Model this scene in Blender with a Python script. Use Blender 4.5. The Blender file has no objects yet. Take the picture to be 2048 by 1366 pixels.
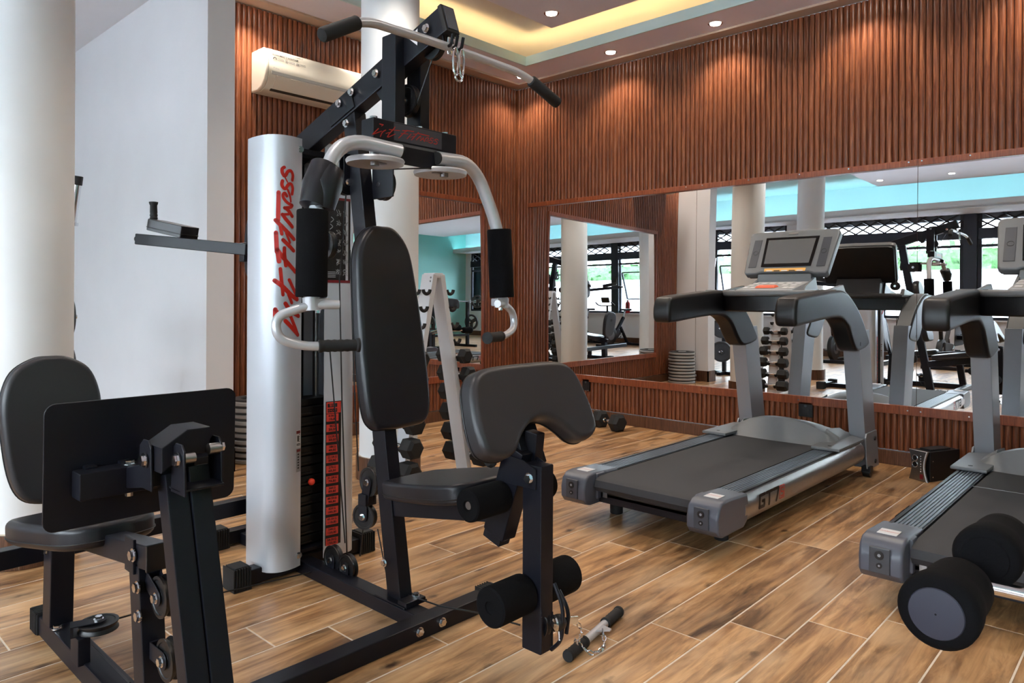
import bpy, bmesh, math, random
from mathutils import Vector, Matrix
random.seed(7)
PI = math.pi
SC = bpy.context.scene
COL = SC.collection

# ---------------------------------------------------------------- camera
CAM_H = 1.15
cd = bpy.data.cameras.new('camera')
cd.sensor_width = 36.0
cd.lens = 36.0 * 1441.77 / 2048.0
cd.shift_y = -(683 - 593.42) / 2048.0
cam = bpy.data.objects.new('camera', cd)
COL.objects.link(cam)
YAW = 0.747644
ROLL = 0.0048334
fw = Vector((math.cos(YAW), math.sin(YAW), 0)); rt = Vector((math.sin(YAW), -math.cos(YAW), 0)); up = Vector((0, 0, 1))
cx_ = rt * math.cos(ROLL) + up * math.sin(ROLL)
cy_ = up * math.cos(ROLL) - rt * math.sin(ROLL)
cam.matrix_world = Matrix(((cx_.x, cy_.x, -fw.x, 0), (cx_.y, cy_.y, -fw.y, 0), (cx_.z, cy_.z, -fw.z, CAM_H), (0, 0, 0, 1)))
SC.camera = cam

# ---------------------------------------------------------------- world and exposure
SKY = 13.0
w = bpy.data.worlds.new('overcast_sky'); SC.world = w; w.use_nodes = True
bg = w.node_tree.nodes['Background']
bg.inputs['Color'].default_value = (0.80, 0.90, 1.0, 1)
bg.inputs['Strength'].default_value = SKY
SC.view_settings.view_transform = 'Standard'
SC.view_settings.look = 'None'
SC.view_settings.gamma = 1.0
SC.view_settings.use_curve_mapping = False
SC.view_settings.exposure = 1.0
cy = SC.cycles
cy.max_bounces = 12; cy.diffuse_bounces = 5; cy.glossy_bounces = 6; cy.transparent_max_bounces = 24; cy.transmission_bounces = 6
cy.caustics_reflective = False; cy.caustics_refractive = False
cy.sample_clamp_indirect = 6.0
cy.use_denoising = True
try:
    cy.denoiser = 'OPENIMAGEDENOISE'
except Exception:
    pass

# room limits (metres; camera stands at the origin)
XR, YB = 5.447, 4.987          # mirror wall, back wall
XW, YS = -3.30, -5.0           # window wall, teal wall
ZS, ZC = 3.29, 3.56            # soffit, upper ceiling

def area(name, loc, rot, sx, sy, power, color=(1, 1, 1), portal=False):
    l = bpy.data.lights.new(name, 'AREA'); l.shape = 'RECTANGLE'; l.size = sx; l.size_y = sy
    l.energy = power; l.color = color
    if portal: l.cycles.is_portal = True
    o = bpy.data.objects.new(name, l); o.location = loc; o.rotation_euler = rot; COL.objects.link(o)
    return o
for i_, (ya, yb) in enumerate([(-4.4, 0.3), (0.3, 7.6)]):
    area('window_portal', (XW - 0.06, (ya + yb) / 2, 1.89), (0, -PI / 2, 0), 2.1, yb - ya, 1, portal=True)

# ---------------------------------------------------------------- colour and material helpers
def srgb(r, g, b):
    f = lambda c: (c / 255 / 12.92) if c / 255 <= 0.04045 else ((c / 255 + 0.055) / 1.055) ** 2.4
    return (f(r), f(g), f(b), 1)

class NT:
    def __init__(s, name):
        s.m = bpy.data.materials.new(name); s.m.use_nodes = True
        s.t = s.m.node_tree; s.b = s.t.nodes['Principled BSDF']; s.out = s.t.nodes['Material Output']
    def n(s, kind, **kw):
        nd = s.t.nodes.new(kind)
        for k, v in kw.items():
            if k.startswith('i_'):
                key = k[2:]; key = int(key) if key.isdigit() else key.replace('_', ' ')
                nd.inputs[key].default_value = v
            else: setattr(nd, k, v)
        return nd
    def l(s, a, b): s.t.links.new(a, b)
    def ramp(s, fac, stops):
        r = s.t.nodes.new('ShaderNodeValToRGB')
        el = r.color_ramp.elements
        while len(el) > 1: el.remove(el[-1])
        el[0].position = stops[0][0]; el[0].color = stops[0][1]
        for p, c in stops[1:]:
            e = el.new(p); e.color = c
        s.l(fac, r.inputs['Fac']); return r.outputs['Color']
    def mix(s, fac, a, b, mode='MIX'):
        m = s.t.nodes.new('ShaderNodeMix'); m.data_type = 'RGBA'; m.blend_type = mode
        for v, i in ((fac, 0), (a, 6), (b, 7)):
            if hasattr(v, 'default_value') or hasattr(v, 'is_linked'): s.l(v, m.inputs[i])
            else: m.inputs[i].default_value = v
        return m.outputs[2]
    def set(s, **kw):
        for k, v in kw.items(): s.b.inputs[k.replace('_', ' ')].default_value = v
        return s

def plain(name, col, rough=0.5, metal=0.0, noise=0.0, scale=40.0, bump=0.0, spec=None, coat=0.0):
    t = NT(name); t.set(Base_Color=col, Roughness=rough, Metallic=metal)
    if spec is not None: t.b.inputs['Specular IOR Level'].default_value = spec
    if coat: t.b.inputs['Coat Weight'].default_value = coat; t.b.inputs['Coat Roughness'].default_value = 0.12
    tc = t.n('ShaderNodeTexCoord')
    nz = t.n('ShaderNodeTexNoise', i_Scale=scale, i_Detail=4.0)
    t.l(tc.outputs['Object'], nz.inputs['Vector'])
    if noise:
        dark = tuple(c * (1 - noise) for c in col[:3]) + (1,); lite = tuple(min(1, c * (1 + noise)) for c in col[:3]) + (1,)
        t.l(t.ramp(nz.outputs['Fac'], [(0.3, dark), (0.7, lite)]), t.b.inputs['Base Color'])
    if bump:
        b = t.n('ShaderNodeBump', i_Strength=bump, i_Distance=0.002)
        t.l(nz.outputs['Fac'], b.inputs['Height']); t.l(b.outputs['Normal'], t.b.inputs['Normal'])
    return t.m

def emit(name, col, strength):
    t = NT(name); e = t.n('ShaderNodeEmission'); e.inputs['Color'].default_value = col; e.inputs['Strength'].default_value = strength
    t.l(e.outputs[0], t.out.inputs['Surface']); return t.m

def wood_plank():
    t = NT('wood_look_tile')
    tc = t.n('ShaderNodeTexCoord'); oi = t.n('ShaderNodeObjectInfo')
    off = t.n('ShaderNodeVectorMath', operation='SCALE'); off.inputs['Scale'].default_value = 37.0
    t.l(oi.outputs['Random'], off.inputs[0])
    add = t.n('ShaderNodeVectorMath', operation='ADD'); t.l(tc.outputs['Object'], add.inputs[0]); t.l(off.outputs[0], add.inputs[1])
    mp = t.n('ShaderNodeMapping'); mp.inputs['Scale'].default_value = (1.5, 16, 16); t.l(add.outputs[0], mp.inputs['Vector'])
    n1 = t.n('ShaderNodeTexNoise', i_Scale=1.6, i_Detail=9.0, i_Roughness=0.62, i_Distortion=0.7); t.l(mp.outputs[0], n1.inputs['Vector'])
    col = t.ramp(n1.outputs['Fac'], [(0.26, srgb(100, 68, 42)), (0.40, srgb(146, 106, 70)), (0.54, srgb(184, 140, 95)), (0.74, srgb(216, 174, 128))])
    # broad dark clouds along the board
    mp2 = t.n('ShaderNodeMapping'); mp2.inputs['Scale'].default_value = (1.3, 6.5, 6); t.l(add.outputs[0], mp2.inputs['Vector'])
    n2 = t.n('ShaderNodeTexNoise', i_Scale=1.5, i_Detail=6.0, i_Roughness=0.65, i_Distortion=0.5); t.l(mp2.outputs[0], n2.inputs['Vector'])
    m2 = t.ramp(n2.outputs['Fac'], [(0.50, (0, 0, 0, 1)), (0.70, (1, 1, 1, 1))])
    col = t.mix(m2, col, srgb(74, 49, 31))
    mp4 = t.n('ShaderNodeMapping'); mp4.inputs['Scale'].default_value = (1.1, 3.2, 3); mp4.inputs['Location'].default_value = (7, 3, 0); t.l(add.outputs[0], mp4.inputs['Vector'])
    n5 = t.n('ShaderNodeTexNoise', i_Scale=1.7, i_Detail=4.0, i_Distortion=0.4); t.l(mp4.outputs[0], n5.inputs['Vector'])
    m5 = t.ramp(n5.outputs['Fac'], [(0.50, (0, 0, 0, 1)), (0.75, (0.75, 0.75, 0.75, 1))])
    col = t.mix(m5, col, srgb(218, 182, 142))
    # knots
    mp3 = t.n('ShaderNodeMapping'); mp3.inputs['Scale'].default_value = (3.4, 7.5, 6); t.l(add.outputs[0], mp3.inputs['Vector'])
    v = t.n('ShaderNodeTexVoronoi', i_Scale=1.0, i_Randomness=1.0); t.l(mp3.outputs[0], v.inputs['Vector'])
    nk = t.n('ShaderNodeTexNoise', i_Scale=30.0, i_Detail=4.0); t.l(add.outputs[0], nk.inputs['Vector'])
    sub = t.n('ShaderNodeMath', operation='MULTIPLY_ADD'); t.l(nk.outputs['Fac'], sub.inputs[0]); sub.inputs[1].default_value = 0.22; t.l(v.outputs['Distance'], sub.inputs[2])
    m3 = t.ramp(sub.outputs[0], [(0.15, (1, 1, 1, 1)), (0.27, (0, 0, 0, 1))])
    col = t.mix(m3, col, srgb(62, 42, 30))
    # board to board tone
    rr = t.ramp(oi.outputs['Random'], [(0, (0.80, 0.79, 0.78, 1)), (0.5, (0.97, 0.96, 0.95, 1)), (1, (1.12, 1.10, 1.08, 1))])
    col = t.mix(1.0, col, rr, 'MULTIPLY')
    t.l(col, t.b.inputs['Base Color'])
    n4 = t.n('ShaderNodeTexNoise', i_Scale=5.0, i_Detail=5.0); t.l(add.outputs[0], n4.inputs['Vector'])
    rm = t.n('ShaderNodeMapRange'); rm.inputs['To Min'].default_value = 0.26; rm.inputs['To Max'].default_value = 0.44
    t.l(n4.outputs['Fac'], rm.inputs['Value']); t.l(rm.outputs[0], t.b.inputs['Roughness'])
    bp = t.n('ShaderNodeBump', i_Strength=0.12, i_Distance=0.003); t.l(n1.outputs['Fac'], bp.inputs['Height']); t.l(bp.outputs['Normal'], t.b.inputs['Normal'])
    return t.m

def slat_wood(name, a, b, c, rough=0.36):
    t = NT(name)
    tc = t.n('ShaderNodeTexCoord'); oi = t.n('ShaderNodeObjectInfo')
    off = t.n('ShaderNodeVectorMath', operation='SCALE'); off.inputs['Scale'].default_value = 51.0; t.l(oi.outputs['Random'], off.inputs[0])
    add = t.n('ShaderNodeVectorMath', operation='ADD'); t.l(tc.outputs['Object'], add.inputs[0]); t.l(off.outputs[0], add.inputs[1])
    mp = t.n('ShaderNodeMapping'); mp.inputs['Scale'].default_value = (30, 30, 1.6); t.l(add.outputs[0], mp.inputs['Vector'])
    n1 = t.n('ShaderNodeTexNoise', i_Scale=2.4, i_Detail=7.0, i_Roughness=0.6, i_Distortion=1.6); t.l(mp.outputs[0], n1.inputs['Vector'])
    col = t.ramp(n1.outputs['Fac'], [(0.3, a), (0.5, b), (0.72, c)])
    rr = t.ramp(oi.outputs['Random'], [(0, (0.86, 0.85, 0.84, 1)), (1, (1.1, 1.1, 1.1, 1))])
    col = t.mix(1.0, col, rr, 'MULTIPLY'); t.l(col, t.b.inputs['Base Color'])
    t.set(Roughness=rough)
    bp = t.n('ShaderNodeBump', i_Strength=0.15, i_Distance=0.002); t.l(n1.outputs['Fac'], bp.inputs['Height']); t.l(bp.outputs['Normal'], t.b.inputs['Normal'])
    return t.m

def glass_pane():
    t = NT('window_glass')
    tr = t.n('ShaderNodeBsdfTransparent'); gl = t.n('ShaderNodeBsdfGlossy'); gl.inputs['Roughness'].default_value = 0.02
    fr = t.n('ShaderNodeFresnel'); fr.inputs['IOR'].default_value = 1.45
    mx = t.n('ShaderNodeMixShader'); t.l(fr.outputs[0], mx.inputs[0]); t.l(tr.outputs[0], mx.inputs[1]); t.l(gl.outputs[0], mx.inputs[2])
    t.l(mx.outputs[0], t.out.inputs['Surface']); return t.m

def mirror_mat():
    t = NT('mirror_silver'); g = t.n('ShaderNodeBsdfGlossy'); g.inputs['Roughness'].default_value = 0.0
    g.inputs['Color'].default_value = (0.90, 0.93, 0.95, 1); t.l(g.outputs[0], t.out.inputs['Surface']); return t.m

MT = dict(
    plank=wood_plank(), grout=plain('pale_grout', srgb(214, 198, 180), 0.8, noise=0.08),
    slat=slat_wood('teak_slat', srgb(74, 36, 20), srgb(116, 64, 38), srgb(150, 94, 62), 0.30),
    slat_gap=plain('slat_channel_brown', srgb(62, 26, 14), 0.6),
    trimwood=slat_wood('teak_trim', srgb(98, 44, 24), srgb(132, 66, 36), srgb(160, 92, 56)),
    tile_brown=slat_wood('brown_skirting_tile', srgb(62, 38, 26), srgb(92, 60, 42), srgb(118, 82, 60), 0.4),
    white=plain('white_wall_paint', srgb(232, 232, 236), 0.6, noise=0.015, scale=3),
    column=plain('ivory_column_paint', srgb(238, 241, 243), 0.5, noise=0.03, scale=2.5),
    soffit=plain('soffit_paint', srgb(240, 240, 252), 0.7, noise=0.02, scale=3),
    cream=plain('cornice_paint', srgb(196, 170, 148), 0.7),
    lip=plain('cove_lip_paint', srgb(212, 238, 240), 0.6), upper=plain('cove_ceiling_paint', srgb(232, 228, 226), 0.7),
    teal=plain('teal_wall_paint', srgb(150, 212, 204), 0.6, noise=0.02, scale=3), glowtint=plain('cyan_glow_tint', srgb(212, 233, 235), 0.7),
    black=plain('black_powder_coat', srgb(19, 20, 28), 0.38, noise=0.05, scale=300, bump=0.03, spec=0.28),
    black2=plain('black_plastic', srgb(12, 12, 15), 0.40), foam=plain('black_foam', srgb(10, 10, 13), 0.9, noise=0.15, scale=250, bump=0.2, spec=0.15),
    rubber=plain('black_rubber', srgb(18, 18, 20), 0.7, bump=0.1, scale=200),
    vinyl=plain('charcoal_vinyl', srgb(44, 43, 46), 0.40, noise=0.03, scale=90, bump=0.04),
    vinyl2=plain('black_vinyl', srgb(24, 24, 30), 0.36, noise=0.03, scale=90, bump=0.04), thread=plain('grey_stitching', srgb(122, 124, 134), 0.7),
    silver=plain('silver_paint', srgb(196, 196, 200), 0.32, 0.35, noise=0.02, scale=60), shroud=plain('silver_shroud_paint', srgb(200, 204, 212), 0.34, 0.3),
    chrome=plain('chrome', srgb(225, 226, 230), 0.13, 1.0), steel=plain('brushed_steel', srgb(150, 150, 152), 0.34, 1.0),
    alu=plain('brushed_aluminium', srgb(172, 170, 168), 0.3, 0.85, noise=0.05, scale=30), postgrey=plain('grey_post_paint', srgb(150, 152, 158), 0.35, 0.35),
    grey=plain('grey_plastic', srgb(104, 106, 108), 0.38, noise=0.02), dgrey=plain('dark_grey_plastic', srgb(62, 65, 72), 0.36), capgrey=plain('slate_plastic', srgb(80, 83, 94), 0.35),
    belt=plain('treadmill_belt', srgb(50, 50, 53), 0.75, noise=0.12, scale=420, bump=0.2), rail=plain('ribbed_rail', srgb(96, 104, 116), 0.36, 0.4), groove=plain('rail_groove', srgb(20, 22, 26), 0.4),
    screen=plain('screen_glass', srgb(96, 97, 98), 0.14, coat=0.6), screenb=plain('screen_surround', srgb(16, 16, 18), 0.12), red=plain('red_print', srgb(190, 36, 24), 0.45), redlabel=plain('red_label', srgb(206, 62, 50), 0.5),
    redball=plain('red_knob', srgb(226, 60, 36), 0.3), blackprint=plain('black_print', srgb(18, 14, 16), 0.5), whiteprint=plain('white_print', srgb(214, 214, 216), 0.5), greyprint=plain('grey_print', srgb(150, 152, 155), 0.5),
    darkprint=plain('dark_red_print', srgb(112, 22, 28), 0.5), orange=plain('orange_button', srgb(232, 104, 70), 0.4), yellow=plain('amber_label', srgb(226, 168, 84), 0.5),
    ac=plain('ivory_ac_plastic', srgb(236, 230, 216), 0.25), acgrey=plain('ac_grey_strip', srgb(170, 170, 166), 0.3), white2=plain('white_steel', srgb(222, 223, 228), 0.35),
    mirror=mirror_mat(), glass=glass_pane(), frame=plain('dark_window_frame', srgb(34, 38, 52), 0.4), plate=plain('weight_plate_rubber', srgb(56, 58, 62), 0.45), iron=plain('weight_stack_iron', srgb(14, 13, 15), 0.45),
    ring=plain('plate_steel_ring', srgb(176, 178, 180), 0.4, 0.35), disc=plain('slate_disc', srgb(42, 44, 58), 0.5), warm=emit('warm_led', (1.0, 0.66, 0.26, 1), 13.0), cyan=emit('cyan_led', (0.55, 0.93, 1.0, 1), 15.0), lens=emit('downlight_lens', (1, 0.95, 0.88, 1), 20.0),
    hedge=plain('hedge_green', srgb(70, 112, 66), 0.8, noise=0.5, scale=14), outwall=plain('outdoor_wall_paint', srgb(235, 236, 240), 0.8), shutter=plain('shutter_grey', srgb(120, 124, 136), 0.5), pave=plain('outdoor_paving', srgb(190, 188, 186), 0.8, noise=0.1), extred=plain('extinguisher_red', srgb(176, 28, 26), 0.3),
)

# ---------------------------------------------------------------- geometry helpers
V = Vector
def sm(a, b, t): return a + (b - a) * t
def frame_of(d):
    d = V(d).normalized()
    a = V((0, 0, 1)) if abs(d.z) < 0.95 else V((1, 0, 0))
    u = a.cross(d).normalized(); return u, d.cross(u).normalized(), d

class MB:
    def __init__(s): s.bm = bmesh.new(); s.bev = False
    def _poly(s, vs, fs, bev=0.0, seg=2):
        b = bmesh.new(); bv = [b.verts.new(v) for v in vs]
        for f in fs:
            try: b.faces.new([bv[i] for i in f])
            except ValueError: pass
        bmesh.ops.recalc_face_normals(b, faces=b.faces)
        if bev > 0: s.bev = True; bmesh.ops.bevel(b, geom=list(b.edges), offset=bev, segments=seg, profile=0.5, affect='EDGES', clamp_overlap=True)
        s.join(b)
    def join(s, b):
        me = bpy.data.meshes.new('t'); b.to_mesh(me); b.free(); s.bm.from_mesh(me); bpy.data.meshes.remove(me)
    def hexa(s, p, bev=0.0, seg=2):
        s._poly(p, [(0, 3, 2, 1), (4, 5, 6, 7), (0, 1, 5, 4), (1, 2, 6, 5), (2, 3, 7, 6), (3, 0, 4, 7)], bev, seg); return s
    def box(s, x0, x1, y0, y1, z0, z1, bev=0.0, seg=2):
        return s.hexa([(x0, y0, z0), (x1, y0, z0), (x1, y1, z0), (x0, y1, z0), (x0, y0, z1), (x1, y0, z1), (x1, y1, z1), (x0, y1, z1)], bev, seg)
    def obox(s, c, u, v, n, a, b, h, bev=0.0, seg=2):
        c, u, v, n = V(c), V(u).normalized() * a, V(v).normalized() * b, V(n).normalized() * h
        return s.hexa([c - u - v - n, c + u - v - n, c + u + v - n, c - u + v - n, c - u - v + n, c + u - v + n, c + u + v + n, c - u + v + n], bev, seg)
    def beam(s, p0, p1, w, h, side=None, bev=0.004):
        p0, p1 = V(p0), V(p1); d = p1 - p0
        u = V(side).normalized() if side is not None else frame_of(d)[0]
        n = d.normalized().cross(u).normalized(); u = n.cross(d.normalized()).normalized()
        return s.obox((p0 + p1) / 2, u, n, d, w / 2, h / 2, d.length / 2, bev, 2)
    def cyl(s, p0, p1, r, seg=20, r2=None, bev=0.0):
        p0, p1 = V(p0), V(p1); u, v, d = frame_of(p1 - p0); r2 = r if r2 is None else r2
        L = (p1 - p0).length
        pr = [(r, 0), (r2, L)] if not bev else [(r - bev, 0), (r - bev * .3, bev * .3), (r, bev), (r2, L - bev), (r2 - bev * .3, L - bev * .3), (r2 - bev, L)]
        return s.lathe(p0, d, pr, seg)
    def lathe(s, o, ax, prof, seg=20, cap=True):
        o = V(o); u, v, d = frame_of(ax); vs = []; fs = []
        for r, h in prof:
            for k in range(seg):
                a = 2 * PI * k / seg; vs.append(o + d * h + (u * math.cos(a) + v * math.sin(a)) * max(r, 1e-4))
        n = len(prof)
        for i in range(n - 1):
            for k in range(seg):
                k2 = (k + 1) % seg; fs.append((i * seg + k, i * seg + k2, (i + 1) * seg + k2, (i + 1) * seg + k))
        if cap: fs.append(tuple(range(seg - 1, -1, -1))); fs.append(tuple((n - 1) * seg + k for k in range(seg)))
        s._poly(vs, fs); return s
    def tube(s, pts, r, seg=12, closed=False):
        pts = [V(p) for p in pts]; n = len(pts); vs = []; fs = []
        rs = r if isinstance(r, (list, tuple)) else [r] * n
        pu = None
        for i, p in enumerate(pts):
            if closed: d = pts[(i + 1) % n] - pts[i - 1]
            else: d = pts[min(i + 1, n - 1)] - pts[max(i - 1, 0)]
            d.normalize()
            if pu is None: pu = frame_of(d)[0]
            u = (pu - d * pu.dot(d)); u = u.normalized() if u.length > 1e-5 else frame_of(d)[0]
            v = d.cross(u); pu = u
            for k in range(seg):
                a = 2 * PI * k / seg; vs.append(p + (u * math.cos(a) + v * math.sin(a)) * rs[i])
        for i in range(n if closed else n - 1):
            j = (i + 1) % n
            for k in range(seg):
                k2 = (k + 1) % seg; fs.append((i * seg + k, i * seg + k2, j * seg + k2, j * seg + k))
        if not closed: fs.append(tuple(range(seg - 1, -1, -1))); fs.append(tuple((n - 1) * seg + k for k in range(seg)))
        s._poly(vs, fs); return s
    def prism(s, poly, o, u, v, n, depth, bev=0.0, seg=2):
        o, u, v, n = V(o), V(u), V(v), V(n); N = len(poly)
        vs = [o + u * a + v * b for a, b in poly] + [o + u * a + v * b + n * depth for a, b in poly]
        fs = [tuple(range(N - 1, -1, -1)), tuple(range(N, 2 * N))] + [(i, (i + 1) % N, N + (i + 1) % N, N + i) for i in range(N)]
        if bev:
            s.bev = True; b = bmesh.new(); bv = [b.verts.new(x) for x in vs]
            for f in fs: b.faces.new([bv[i] for i in f])
            bmesh.ops.recalc_face_normals(b, faces=b.faces)
            b.edges.ensure_lookup_table()
            es = [e for e in b.edges if (e.verts[0].index < N) == (e.verts[1].index < N)]
            for i_, vv in enumerate(b.verts): vv.index = i_
            es = [e for e in b.edges if (e.verts[0].index < N) == (e.verts[1].index < N)]
            bmesh.ops.bevel(b, geom=es, offset=bev, segments=seg, profile=0.5, affect='EDGES', clamp_overlap=True)
            s.join(b)
        else: s._poly(vs, fs)
        return s
    def shell(s, prof, z0, z1, t=0.003):
        """upright sheet following a plan line"""
        N = len(prof); vs = []; fs = []
        for z in (z0, z1):
            for i, p in enumerate(prof):
                a = V((*prof[max(i - 1, 0)], 0)); b = V((*prof[min(i + 1, N - 1)], 0)); d = (b - a).normalized(); nn = V((-d.y, d.x, 0)) * t
                vs.append(V((p[0], p[1], z))); vs.append(V((p[0], p[1], z)) + nn)
        M = 2 * N
        for i in range(N - 1):
            a, b, c, d = 2 * i, 2 * i + 1, 2 * i + 2, 2 * i + 3
            fs += [(a, c, M + c, M + a), (b, M + b, M + d, d), (a, b, d, c), (M + a, M + c, M + d, M + b)]
        fs += [(0, M, M + 1, 1), (M - 2, M - 1, 2 * M - 1, 2 * M - 2)]
        s._poly(vs, fs); return s
    def sphere(s, c, r, seg=16):
        c = V(c); s.lathe(c - V((0, 0, r)), (0, 0, 1), [(r * math.sin(PI * k / 10), r - r * math.cos(PI * k / 10)) for k in range(11)], seg, cap=False); return s

def arc(pts, rad, n=6):
    """round the corners of an open polyline"""
    pts = [V(p) for p in pts]; out = [pts[0]]
    for i in range(1, len(pts) - 1):
        r = rad[i - 1] if isinstance(rad, (list, tuple)) else rad
        a, b, c = pts[i - 1], pts[i], pts[i + 1]
        d1, d2 = (a - b), (c - b); l = min(r, d1.length * .49, d2.length * .49)
        p, q = b + d1.normalized() * l, b + d2.normalized() * l
        for k in range(n + 1):
            t = k / n; out.append(p * (1 - t) ** 2 + b * 2 * t * (1 - t) + q * t * t)
    out.append(pts[-1]); return out
def rrect(w, h, r, n=5):
    o = []
    for cx0, cy0, a0 in ((w - r, h - r, 0), (-w + r, h - r, 90), (-w + r, -h + r, 180), (w - r, -h + r, 270)):
        for k in range(n + 1):
            a = math.radians(a0 + 90 * k / n); o.append((cx0 + r * math.cos(a), cy0 + r * math.sin(a)))
    return o
def catmull(pts, n=6, closed=True):
    P = [V(p) for p in pts]; N = len(P); out = []
    for i in range(N if closed else N - 1):
        p0, p1, p2, p3 = (P[(i - 1) % N], P[i], P[(i + 1) % N], P[(i + 2) % N]) if closed else (P[max(i - 1, 0)], P[i], P[i + 1], P[min(i + 2, N - 1)])
        for k in range(n):
            t = k / n; out.append(0.5 * ((2 * p1) + (p2 - p0) * t + (2 * p0 - 5 * p1 + 4 * p2 - p3) * t * t + (3 * p1 - p0 - 3 * p2 + p3) * t ** 3))
    if not closed: out.append(P[-1])
    return out

ORG = {}
def mesh_of(name, mb, mat, off=V((0, 0, 0)), angle=35):
    me = bpy.data.meshes.new(name); mb.bm.to_mesh(me); mb.bm.free()
    if off.length > 0: me.transform(Matrix.Translation(-off))
    for p in me.polygons: p.use_smooth = True
    me.set_sharp_from_angle(angle=math.radians(angle))
    me.materials.append(mat); return me
def root_of(o):
    while o.parent: o = o.parent
    return o
def obj(name, mb, mat, parent=None, label=None, angle=35):
    off = ORG.get(root_of(parent).name, V((0, 0, 0))) if parent else V((0, 0, 0)); bev = mb.bev
    o = bpy.data.objects.new(name, mesh_of(name, mb, MT[mat] if isinstance(mat, str) else mat, off, angle)); COL.objects.link(o)
    if parent: o.parent = parent
    if label: o['label'] = label
    if bev:
        wn_ = o.modifiers.new('normals', 'WEIGHTED_NORMAL'); wn_.keep_sharp = True; wn_.weight = 80
    return o
def share(name, src, parent, loc=(0, 0, 0)):
    o = bpy.data.objects.new(name, src.data if hasattr(src, 'data') else src); COL.objects.link(o); o.parent = parent; o.location = loc; return o
def thing(name, loc, label, cat, group=None):
    o = bpy.data.objects.new(name, None); COL.objects.link(o); o.location = loc; o.empty_display_size = 0.1
    ORG[o.name] = V(loc); o['label'] = label; o['category'] = cat
    if group: o['group'] = group
    return o
def tag(o, label, cat, group=None):
    o['label'] = label; o['category'] = cat
    if group: o['group'] = group
    return o
def struct(name, mb, mat, parent=None, angle=35):
    o = obj(name, mb, mat, parent, angle=angle)
    if parent is None: o['kind'] = 'structure'
    return o
def dup(root, loc, label=None, group=None):
    r = root.copy(); COL.objects.link(r); r.location = loc
    if label: r['label'] = label
    if group: r['group'] = group
    for ch in list(root.children):
        c = ch.copy(); COL.objects.link(c); c.parent = r
        for g in ch.children:
            d = g.copy(); COL.objects.link(d); d.parent = c
    return r
def bolt(parent, p, n, r=0.011, name='bolt'):
    p, n = V(p), V(n).normalized(); m = MB()
    m.cyl(p, p + n * 0.003, r * 1.35, 12); m.cyl(p + n * 0.003, p + n * 0.011, r, 6)
    return obj(name, m, 'chrome', parent)
def text_mesh(name, body, size, o, u, v, mat, parent, align='CENTER', sx=1.0, bold=0.0):
    c = bpy.data.curves.new(name, 'FONT'); c.body = body; c.size = size; c.align_x = align; c.align_y = 'CENTER'; c.resolution_u = 2; c.offset = bold
    t = bpy.data.objects.new(name, c); COL.objects.link(t)
    dg = bpy.context.evaluated_depsgraph_get(); me = bpy.data.meshes.new_from_object(t.evaluated_get(dg))
    bpy.data.objects.remove(t); bpy.data.curves.remove(c)
    u, v = V(u).normalized(), V(v).normalized(); n = u.cross(v); off = ORG.get(root_of(parent).name, V((0, 0, 0))) if parent else V((0, 0, 0)); oo = V(o) - off
    me.transform(Matrix(((u.x * sx, v.x, n.x, oo.x), (u.y * sx, v.y, n.y, oo.y), (u.z * sx, v.z, n.z, oo.z), (0, 0, 0, 1))))
    me.materials.clear(); me.materials.append(MT[mat])
    ob = bpy.data.objects.new(name, me); COL.objects.link(ob)
    if parent: ob.parent = parent
    return ob
def strokes(lines, fmap, lift=0.0):
    """flat round-ended ribbons; lines = [(width, [(s,t),...])], fmap maps (s,t) to a point"""
    m = MB()
    for wd, pts in lines:
        P = catmull([(a, b, 0) for a, b in pts], 4, closed=False) if len(pts) > 2 else [V((*pts[0], 0)).lerp(V((*pts[1], 0)), k / 6) for k in range(7)]
        L, Rr = [], []
        for i, p in enumerate(P):
            d = (P[min(i + 1, len(P) - 1)] - P[max(i - 1, 0)]).normalized(); nn = V((-d.y, d.x, 0)) * wd / 2
            L.append(p + nn); Rr.append(p - nn)
        vs = [fmap(q.x, q.y) for q in L] + [fmap(q.x, q.y) for q in Rr]; n = len(P)
        m._poly(vs, [(i, i + 1, n + i + 1, n + i) for i in range(n - 1)])
        for p in (P[0], P[-1]):
            m._poly([fmap(p.x + wd / 2 * math.cos(2 * PI * k / 10), p.y + wd / 2 * math.sin(2 * PI * k / 10)) for k in range(10)], [tuple(range(10))])
    return m
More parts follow.
